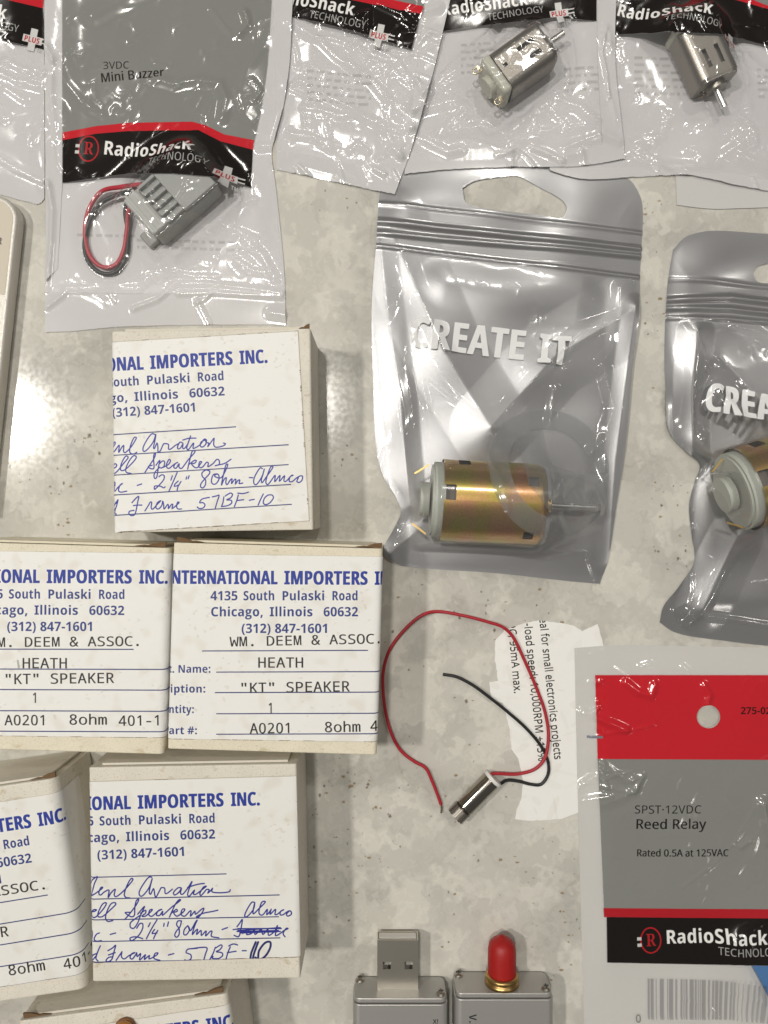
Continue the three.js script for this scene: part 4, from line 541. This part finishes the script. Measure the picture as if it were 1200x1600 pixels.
// second silver zip bag at the right edge
const motor2 = { ...plan(1232, 742, 13), a: -0.30, R: 12.6, len: 146 };
makeBag({ name: 'zip_bag', label: 'silver zip bag cut off by the right edge, only its left part in view', group: CIR, nu: 190, nv: 300, seed: 81,
  top: [[1051, 391], [1069, 372], [1090, 364], [1116, 361], [1200, 366], [1430, 384]], bottom: [[1030, 972], [1055, 988], [1139, 1002], [1200, 1009], [1380, 1022]],
  left: [[1051, 391], [1043, 440], [1039, 497], [1038, 600], [1042, 673], [1069, 706], [1092, 727], [1084, 755], [1076, 789], [1080, 835], [1084, 877], [1060, 915], [1036, 945], [1030, 972]], right: [[1430, 384], [1425, 600], [1400, 800], [1380, 1022]],
  seal: [14, 16, 135, 32], rim: 10, puff: -0.0030, gap: 0.5, wave: 1.3, crumple: 0.14, baseFolds: [[[[1042, 437], [1110, 440], [1430, 476]], 0.35, 5], [[[1040, 470], [1140, 466], [1430, 500]], 0.8, 8, 1], [[[1040, 482], [1140, 484], [1430, 516]], 0.7, 7, 1], [[[1040, 497], [1140, 500], [1200, 505], [1430, 540]], 0.5, 5], [[[1085, 520], [1078, 620], [1078, 720]], 1.3, 30], [[[1148, 838], [1095, 950]], 1.3, 44], [[[1120, 560], [1200, 640]], 1.0, 50]], folds: [[16, 1060, 500, 1200, 960, 1.2, 0.6]], frame: [1000, 340, 1460, 1040], hp: 5, inside: cyl(motor2), back: silver,
  curl: (x, y) => 1.6 * sst(1085, 1035, x) * sst(560, 640, y) * sst(990, 900, y),
  hole: [[1176, 428], [1182, 418], [1200, 412], [1240, 404], [1262, 408], [1300, 424], [1330, 446], [1326, 456], [1290, 452], [1210, 444], [1182, 440]],
  creases: [ [[[1070, 500], [1082, 520], [1085, 545], [1110, 560], [1120, 572]], 1.2, 10], [[[1086, 600], [1098, 575], [1118, 580], [1150, 590], [1160, 610]], 1.0, 10], [[[1140, 510], [1180, 520], [1200, 535]], 0.8, 10], [[[1085, 545], [1080, 590], [1074, 640], [1076, 705]], 1.8, 14], [[[1070, 706], [1100, 728], [1096, 750], [1078, 800]], 1.4, 12], [[[1148, 838], [1120, 900], [1095, 950], [1072, 974]], 2.0, 12], [[[1118, 610], [1140, 650], [1138, 700]], 1.1, 12], [[[1050, 955], [1130, 965], [1250, 985]], 0.8, 9], [[[1085, 660], [1090, 672]], 0.7, 8], [[[1080, 825], [1105, 838]], 0.8, 8]],
  print(P) { printCreate(P, [[1000, 340], [1460, 340], [1460, 1040], [1000, 1040]], [['CREATE', 1099, 640, 1282, 667, 46], ['IT', 1300, 670, 1346, 677, 46]], [1330, 850, 106, 74]); } });
goldMotor(motor2, 'gold motor in the right edge zip bag, its white end cap facing left', 0.5);

// torn scrap of printed paper
{
  const z8 = [[940, 130], [860, 147], [760, 182], [712, 238], [710, 330], [727, 445], [682, 452], [692, 540], [752, 562], [788, 700], [796, 800], [832, 850], [856, 958], [850, 1050], [826, 1108], [816, 1165], [900, 1173], [1060, 1163], [1150, 1130], [1260, 1120], [1300, 900], [1290, 500], [1275, 260], [1245, 150], [1165, 186], [1112, 155], [1020, 140]].map(([a, b]) => [560 + a / 3.3333, 930 + b / 3.3333]);
  const pts = []; for (let i = 0; i < z8.length; i++) { const a = z8[i], b = z8[(i + 1) % z8.length], n = Math.max(1, Math.round(Math.hypot(b[0] - a[0], b[1] - a[1]) / 4)); for (let k = 0; k < n; k++) pts.push([mix(a[0], b[0], k / n) + (k ? (rnd() - 0.5) * 1.2 : 0), mix(a[1], b[1], k / n) + (k ? (rnd() - 0.5) * 1.2 : 0)]); }
  const sh = new THREE.Shape(pts.map(([x, y]) => new THREE.Vector2((x - 600) * S, -(y - 800) * S)));
  const X0 = 740, Y0 = 950, X1 = 980, Y1 = 1300, K = 5, cv = canvas((X1 - X0) * K, (Y1 - Y0) * K), x = cv.getContext('2d'); x.fillStyle = '#f3f2ee'; x.fillRect(0, 0, cv.width, cv.height); x.setTransform(K, 0, 0, K, -X0 * K, -Y0 * K);
  reseed(12); for (let i = 0; i < 160; i++) { x.fillStyle = `rgba(130,115,90,${rnd() * 0.06})`; x.beginPath(); x.ellipse(X0 + rnd() * 240, Y0 + rnd() * 350, 2 + rnd() * 20, 1 + rnd() * 8, rnd() * 3, 0, 7); x.fill(); }
  x.fillStyle = '#141313'; for (const e of [0, 0.7]) { x.save(); x.translate(e, 0); fit(x, 'Ideal for small electronics projects', 840.5, 952, 866, 1187, 12, SANS); fit(x, 'No-load speed: 10,000RPM ±15%', 816, 953, 841, 1190, 12, SANS); fit(x, '3VDC, 95mA max.', 791.5, 953, 803, 1084, 12, SANS); x.restore(); }
  const g = new THREE.ExtrudeGeometry(sh, { depth: 0.00012, bevelEnabled: false, UVGenerator: undefined }).rotateX(-Math.PI / 2), p = g.attributes.position, uv = g.attributes.uv;
  for (let i = 0; i < p.count; i++) uv.setXY(i, (p.getX(i) / S + 600 - X0) / (X1 - X0), 1 - (p.getZ(i) / S + 800 - Y0) / (Y1 - Y0));
  g.translate(0, 0.0001, 0);
  tag(part('paper_scrap', g, std([1, 1, 1], { map: ctex(cv), roughness: 0.7 }), scene), 'torn white paper scrap printed sideways, lying under the wires', 'paper');
  for (let y = 960; y < 1290; y += 2) for (let q = 760; q < 960; q += 2) if (inside(z8, q, y)) H[hat(q, y)] = Math.max(H[hat(q, y)], 0.25);
}
// reed relay bag
makeBag({ name: 'parts_bag', label: 'flat bag with red, grey and black card panels at lower right', nu: 190, nv: 340, seed: 95, lift: 0.2, fold: 0.85, folds: [[12, 900, 1016, 932, 1260, 0.6, 0.7], [3, 1170, 1220, 1200, 1300, 1.2, 0.5], [10, 920, 1520, 1190, 1600, 0.3, 0.5]],
  top: [[897, 1012], [960, 1008], [1100, 1010], [1330, 1014]], bottom: [[916, 1730], [1330, 1732]], left: [[897, 1012], [901, 1200], [908, 1450], [916, 1730]], right: [[1330, 1014], [1330, 1732]],
  seal: [16, 20, 18, 30], rim: 14, puff: -0.001, gap: 0.6, wave: 0.9, many: 0.8, crumple: 0.14, frame: [870, 990, 1350, 1750], hp: 0.8, back: backWhite(870, 990, 1350, 1750, [], '#d3d1cd'),
  inside: (x, y) => { const dx = x - 1224, dy = y - 1500, u = dx * 0.88 - dy * 0.48, v = dx * 0.48 + dy * 0.88; return Math.abs(u) < 58 && Math.abs(v) < 78 ? 4.8 : 0; },
  hole: Array.from({ length: 28 }, (_, i) => [1104 + 18 * Math.cos(i / 28 * 6.2832), 1118 + 18 * Math.sin(i / 28 * 6.2832)]),
  creases: [[[[975, 1065], [995, 1080], [1015, 1085], [1020, 1068]], 1.0, 10], [[[905, 1110], [935, 1122], [975, 1138]], 1.3, 11], [[[1000, 1040], [1012, 1036]], 0.8, 9], [[[1065, 1040], [1072, 1048]], 0.6, 8], [[[985, 1215], [1000, 1210], [990, 1228]], 1.0, 10], [[[900, 1230], [920, 1215], [930, 1210]], 1.0, 11], [[[903, 1250], [925, 1245], [950, 1240]], 0.8, 10], [[[940, 1190], [945, 1230]], 0.7, 8], [[[1185, 1250], [1195, 1290], [1200, 1310]], 1.8, 14], [[[898, 1060], [915, 1066], [935, 1064]], 0.8, 8], [[[1098, 1070], [1106, 1085], [1102, 1098]], 0.9, 9], [[[1155, 1320], [1170, 1310]], 0.5, 8], [[[900, 1020], [920, 1024], [940, 1016]], 0.6, 6]],
  print(P) {
    
    P.poly([[930, 1055], [1350, 1055], [1350, 1189], [934, 1187]], RED, 0.03); P.poly([[934, 1186], [1350, 1188], [1350, 1422], [944, 1420]], GREY, 0.05); P.poly([[943, 1419], [1350, 1422], [1350, 1438], [944, 1433]], '#b3202a', 0.03); P.poly([[948, 1433], [1350, 1437], [1350, 1512], [949, 1504]], BLACK, 0);
    P.text('275-0232', 1157, 1116, 1222, 1116, 11, BOLD, '#3a1414'); P.text('SPST·12VDC', 991, 1271, 1096, 1271, 12.5, SANS, '#201e1c'); P.text('Reed Relay', 992, 1295, 1103, 1295, 15, SANS, '#201e1c'); P.text('Reed Relay', 992.7, 1295, 1103.7, 1295, 15, SANS, '#201e1c'); P.text('Rated 0.5A at 125VAC', 994, 1338, 1138, 1338, 11, SANS, '#201e1c'); P.text('Rated 0.5A at 125VAC', 994.6, 1338, 1138.6, 1338, 11, SANS, '#201e1c');
    P.logo(1040, 1475, 1200, 1476);
    reseed(77); for (let q = 1010; q < 1250;) { const w = 1.5 + Math.floor(rnd() * 4) * 1.6; P.both('#d8d8da', 0.93, (k) => { k.save(); k.translate(0, 0); k.fillRect(q, 1526, w, 62); k.restore(); }); q += w + 1.5 + Math.floor(rnd() * 3) * 1.7; }
    P.text('0', 993, 1598, 1002, 1598, 12, SANS, '#999', 0.5); P.poly([[917, 1149], [942, 1150], [942, 1154], [917, 1153]], '#b9bcc8', 0.7);
  } });
{
  const b = part('blue_relay', box(0.022, 0.0036, 0.03, 0, 0.0018, 0, 0.0006), phys([0.02, 0.16, 0.42], { roughness: 0.4 }), scene);
  b.position.copy(W(1240, 1510, 0.004).setY(0.0007)); b.rotation.y = 0.5; tag(b, 'bright blue plastic part at the right edge inside the flat bag', 'relay');
  part('contact_pin', box(0.0006, 0.0006, 0.004, 0.004, 0.0008, 0.0165), steel, b);
}

// ---------- tiny motor with its two loose wires ----------
{
  const R = 0.003, c = W(747, 1240, 0.0032), t = thing('tiny_motor', 'tiny silver cylinder motor with one red and one black wire on the counter', 'motor', c, -(Math.PI - 0.79));
  // x runs from the wires to the toothed end
  const chrome = std([0.42, 0.385, 0.34], { metalness: 1, roughness: 0.16 });
  part('can', new THREE.LatheGeometry([[0, -0.0062], [R * 0.93, -0.0062], [R, -0.0058], [R, 0.0056], [R * 0.9, 0.0062], [0, 0.0062]].map(([a, b]) => new THREE.Vector2(a, b)), 48).rotateZ(-Math.PI / 2), chrome, t);
  part('wire_collar', cylX(R * 1.04, -0.0070, -0.0060, 0, 0, 40), phys([0.75, 0.74, 0.7], { roughness: 0.5 }), t);
  const gear = []; for (let k = 0; k < 16; k++) gear.push(box(0.0032, 0.0007, 0.00055, 0.0083, R * 0.9, 0).toNonIndexed().applyMatrix4(new THREE.Matrix4().makeRotationX((k + 0.3) / 16 * 2 * Math.PI)));
  gear.push(cylX(R * 0.84, 0.0066, 0.0097, 0, 0, 24).toNonIndexed(), cylX(R * 0.5, 0.006, 0.0067, 0, 0, 20).toNonIndexed());
  part('toothed_wheel', mergeGeometries(gear), std([0.3, 0.28, 0.25], { metalness: 0.9, roughness: 0.45 }), t);
  t.updateMatrixWorld(true); const inv = t.matrixWorld.clone().invert();
  const wire = (name, raw, hs, mat, r) => { const n = raw.length, cu = new THREE.CatmullRomCurve3(raw.map(([a, b], i) => W(560 + a / 3.3333, 930 + b / 3.3333, hs(i, n)).applyMatrix4(inv)), false, 'centripetal'); return part(name, new THREE.TubeGeometry(cu, 260, r, 10), mat, t); };
  const red = [[672, 950], [692, 932], [830, 931], [920, 905], [970, 850], [990, 740], [975, 620], [930, 490], [870, 350], [800, 210], [750, 165], [670, 138], [540, 105], [400, 85], [330, 105], [240, 180], [160, 290], [130, 400], [129, 500], [142, 610], [172, 720], [222, 810], [290, 865], [350, 900], [385, 970], [420, 1060], [430, 1090]];
  const rw = wire('red_wire', red, (i, n) => 0.0008 + 0.0022 * sst(3, 0, i) + 0.0011 * Math.exp(-((i - 4) ** 2) / 3) + 0.0014 * Math.exp(-((i - 11) ** 2) / 8) + (i > 13 && i < 21 ? 0.0012 : 0), phys([0.42, 0.018, 0.03], { roughness: 0.42 }), 0.00052);
  wire('bare_end', [[429, 1084], [433, 1108], [431, 1134]], () => 0.0008, std([0.25, 0.2, 0.16], { metalness: 0.8, roughness: 0.4 }), 0.0003);
  wire('black_wire', [[705, 985], [738, 983], [770, 965], [830, 968], [900, 985], [950, 985], [985, 940], [990, 880], [960, 800], [880, 700], [780, 610], [680, 530], [590, 465], [510, 425], [440, 412]], (i, n) => 0.0008 + 0.002 * sst(3, 0, i) + 0.0008 * Math.exp(-((i - 11) ** 2) / 6), phys([0.015, 0.015, 0.016], { roughness: 0.4 }), 0.0005);
}

// ---------- silver metal adapters at the bottom ----------
const alu = new THREE.MeshPhysicalMaterial({ color: new THREE.Color().setRGB(0.47, 0.46, 0.44), metalness: 0.55, roughness: 0.42, bumpMap: dtex(256, 256, (x, y) => { const q = 128 + 90 * n2(x / 1.6, y / 1.6); return [q, q, q]; }), bumpScale: 0.00004 });
const screwMat = std([0.5, 0.47, 0.42], { metalness: 1, roughness: 0.3 });
function adapter(x0, x1, yEnd, label, writing) {
  const h = 0.0118, k = 1 - h / CAM, xa = (x0 - 600) * S * k, xb = (x1 - 600) * S * k, z0 = (yEnd - 800) * S * k, w = xb - xa, L = 0.062;
  const t = thing('adapter', label, 'adapter', new THREE.Vector3((xa + xb) / 2, 0, z0));
  const sh = new THREE.Shape(), hw = w / 2, r = 0.0022; sh.moveTo(-hw + r, 0.0003); sh.lineTo(hw - r, 0.0003); sh.absarc(hw - r, r + 0.0003, r, -Math.PI / 2, 0); sh.lineTo(hw, h - r); sh.absarc(hw - r, h - r, r, 0, Math.PI / 2); sh.lineTo(-hw + r, h); sh.absarc(-hw + r, h - r, r, Math.PI / 2, Math.PI); sh.lineTo(-hw, r + 0.0003); sh.absarc(-hw + r, r + 0.0003, r, Math.PI, 1.5 * Math.PI);
  part('shell', new THREE.ExtrudeGeometry(sh, { depth: L, bevelEnabled: true, bevelSize: 0.0002, bevelOffset: -0.0002, bevelThickness: 0.0002, bevelSegments: 2, curveSegments: 8 }).translate(0, 0, 0.0002), alu, t);
  part('end_plate', new THREE.ExtrudeGeometry(sh, { depth: 0.0009, bevelEnabled: true, bevelSize: 0.00025, bevelOffset: -0.0006, bevelThickness: 0.00025, bevelSegments: 2, curveSegments: 8 }).translate(0, -0.00005, -0.0014), alu, t);
  for (const [sx, sy] of [[-hw + 0.0019, 0.0024], [hw - 0.0019, h - 0.0026]]) { const s = part('screw', mergeGeometries([new THREE.SphereGeometry(0.0015, 20, 8, 0, 6.2832, 0, 1.1).rotateX(-Math.PI / 2).translate(0, 0, 0.0007), new THREE.TorusGeometry(0.0013, 0.00018, 6, 20)].map((g) => g.toNonIndexed())), screwMat, t); s.position.set(sx, sy, -0.0018); part('screw_slot', mergeGeometries([box(0.0015, 0.0003, 0.0003), box(0.0003, 0.0015, 0.0003)]).translate(0, 0, -0.00085), darkMat, s); }
  const lc = canvas(360, 240), c = lc.getContext('2d'); c.clearRect(0, 0, 360, 240);
  writing(t, h, hw);
  return t;
}
const inkOnAlu = std([0.03, 0.03, 0.03], { roughness: 0.6 });
const font = await new FontLoader().loadAsync('fonts/droid/droid_sans_bold.typeface.json');
const flatText = (s, size) => new THREE.ShapeGeometry(font.generateShapes(s, size), 4).rotateX(-Math.PI / 2);
const ad1 = adapter(551, 700, 1570, 'silver adapter with a flat metal plug, bottom centre left', (t, h, hw) => { part('printed_mark', flatText('X!', 0.0013).translate(hw - 0.0045, h + 0.00003, 0.0056), inkOnAlu, t); });
{ // plug of the left adapter
  const hw = 0.0062, y0 = 0.0045, hh = 0.0023, L = 0.0152, k = ad1, nick = std([0.70, 0.66, 0.58], { metalness: 1, roughness: 0.36 }), th = 0.0003, off = -0.0007;
  const holes = [-1, 1].map((s) => s * 0.0033);
  const top = new THREE.Shape(); top.moveTo(-hw, 0); top.lineTo(hw, 0); top.lineTo(hw, L); top.lineTo(-hw, L); top.lineTo(-hw, 0);
  for (const x of holes) { const p = new THREE.Path(); p.moveTo(x - 0.0012, L * 0.42); p.lineTo(x - 0.0012, L * 0.42 + 0.0022); p.lineTo(x + 0.0012, L * 0.42 + 0.0022); p.lineTo(x + 0.0012, L * 0.42); p.lineTo(x - 0.0012, L * 0.42); top.holes.push(p); }
  const plate = new THREE.ExtrudeGeometry(top, { depth: th, bevelEnabled: false }).rotateX(-Math.PI / 2).toNonIndexed();
  const sleeve = mergeGeometries([plate.clone().translate(0, y0 + hh, 0), box(2 * hw, th, L, 0, y0 - hh, -L / 2).toNonIndexed(), box(th, 2 * hh - th * 0.2, L, -hw + th / 2, y0, -L / 2 + 0.00002).toNonIndexed(), box(th, 2 * hh - th * 0.2, L, hw - th / 2, y0, -L / 2 + 0.00002).toNonIndexed()]).translate(off, 0, -0.0014);
  const plug = part('plug_sleeve', sleeve, nick, k);
  part('plug_tongue', mergeGeometries([box(2 * hw - 0.001, 0.0009, L - 0.0045, off, y0 - 0.0017, -L / 2 + 0.0006), box(2 * hw - 0.001, 0.0030, 0.0036, off, y0 - 0.0003, -L + 0.0005)]), phys([0.72, 0.7, 0.65], { roughness: 0.5 }), plug);
}
const ad2 = adapter(711, 866, 1562, 'silver adapter with a red capped threaded socket, bottom centre right', (t, h, hw) => { part('printed_mark', flatText('V.3', 0.0022).rotateY(-Math.PI / 2).translate(-hw + 0.0042, h + 0.00003, 0.0043), inkOnAlu, t); });
{
  const y = 0.0062, x = 0.00005, rot = (g) => g.rotateX(-Math.PI / 2).translate(x, y, -0.0016);      // lathe axis to -z
  part('brass_collar', rot(new THREE.LatheGeometry([[0, 0], [0.0052, 0], [0.0052, 0.0008], [0.0047, 0.0011], [0.0047, 0.0016], [0.0050, 0.0019], [0.0050, 0.0026], [0.0042, 0.003], [0, 0.003]].map(([a, b]) => new THREE.Vector2(a, b)), 48)), std([0.5, 0.33, 0.13], { metalness: 1, roughness: 0.36 }), ad2);
  const rub = []; for (const [a, b] of [[0, 0.0026], [0.0042, 0.0026], [0.0043, 0.0034], [0.0043, 0.0085], [0.0042, 0.0104], [0.0038, 0.0119], [0.0031, 0.0129], [0.0020, 0.0136], [0.0009, 0.0140], [0.0006, 0.0145], [0, 0.0146]]) rub.push(new THREE.Vector2(a, b));
  part('rubber_cap', rot(new THREE.LatheGeometry(rub, 48)), phys([0.38, 0.008, 0.007], { roughness: 0.48, bumpMap: paperBump, bumpScale: 0.00005 }), ad2);
}

// ---------- metal case at the left edge ----------
{
  const h = 0.0055, a = -0.106, t = thing('metal_case', 'cream and silver rounded metal case cut off by the left edge', 'case', W(31, 308, h).setY(0), a);
  const w = 0.062, L = 0.098, sh = new THREE.Shape(), r = 0.0075; // local: right edge at x = 0, top at z = 0, running down and left
  sh.moveTo(-w + r, 0); sh.lineTo(-r, 0); sh.absarc(-r, -r, r, Math.PI / 2, 0, true); sh.lineTo(0, -L); sh.lineTo(-w, -L); sh.lineTo(-w, -r); sh.absarc(-w + r, -r, r, Math.PI, Math.PI / 2, true);
  const ham = dtex(256, 256, (x, y) => { const q = 128 + 70 * n2(x / 5, y / 5) + 50 * n2b(x / 2.5, y / 2.5); return [q, q, q]; }); ham.wrapS = ham.wrapT = THREE.RepeatWrapping; ham.repeat.set(40, 40);
  part('shell', new THREE.ExtrudeGeometry(sh, { depth: h - 0.0024, bevelEnabled: true, bevelSize: 0.0011, bevelThickness: 0.001, bevelOffset: -0.0011, bevelSegments: 5, curveSegments: 12 }).rotateX(-Math.PI / 2).translate(0, 0.0014, 0), phys([0.60, 0.575, 0.52], { metalness: 0.35, roughness: 0.4, bumpMap: ham, bumpScale: 0.00012 }), t);
  const st = new THREE.Shape(), m = 0.0014, r2 = r - m; st.moveTo(-w + m + r2, -m); st.lineTo(-m - r2, -m); st.absarc(-m - r2, -m - r2, r2, Math.PI / 2, 0, true); st.lineTo(-m, -0.0302); st.lineTo(-w + m, -0.0302); st.lineTo(-w + m, -m - r2); st.absarc(-w + m + r2, -m - r2, r2, Math.PI, Math.PI / 2, true);
  const sticker = part('sticker', new THREE.ExtrudeGeometry(st, { depth: 0.00012, bevelEnabled: false, curveSegments: 12 }).rotateX(-Math.PI / 2).translate(0, h - 0.00002, 0), std([0.62, 0.56, 0.46], { roughness: 0.55 }), t);
  const sm = std([0.1, 0.09, 0.08]); for (const [s, x, z, q] of [['RR', -0.0075, 0.0150, 0.0021], ['o', -0.0066, 0.0235, 0.0016]]) part('printed_mark', flatText(s, q).translate(x, h + 0.00016, z), sm, sticker);
}

renderer.render(scene, camera);
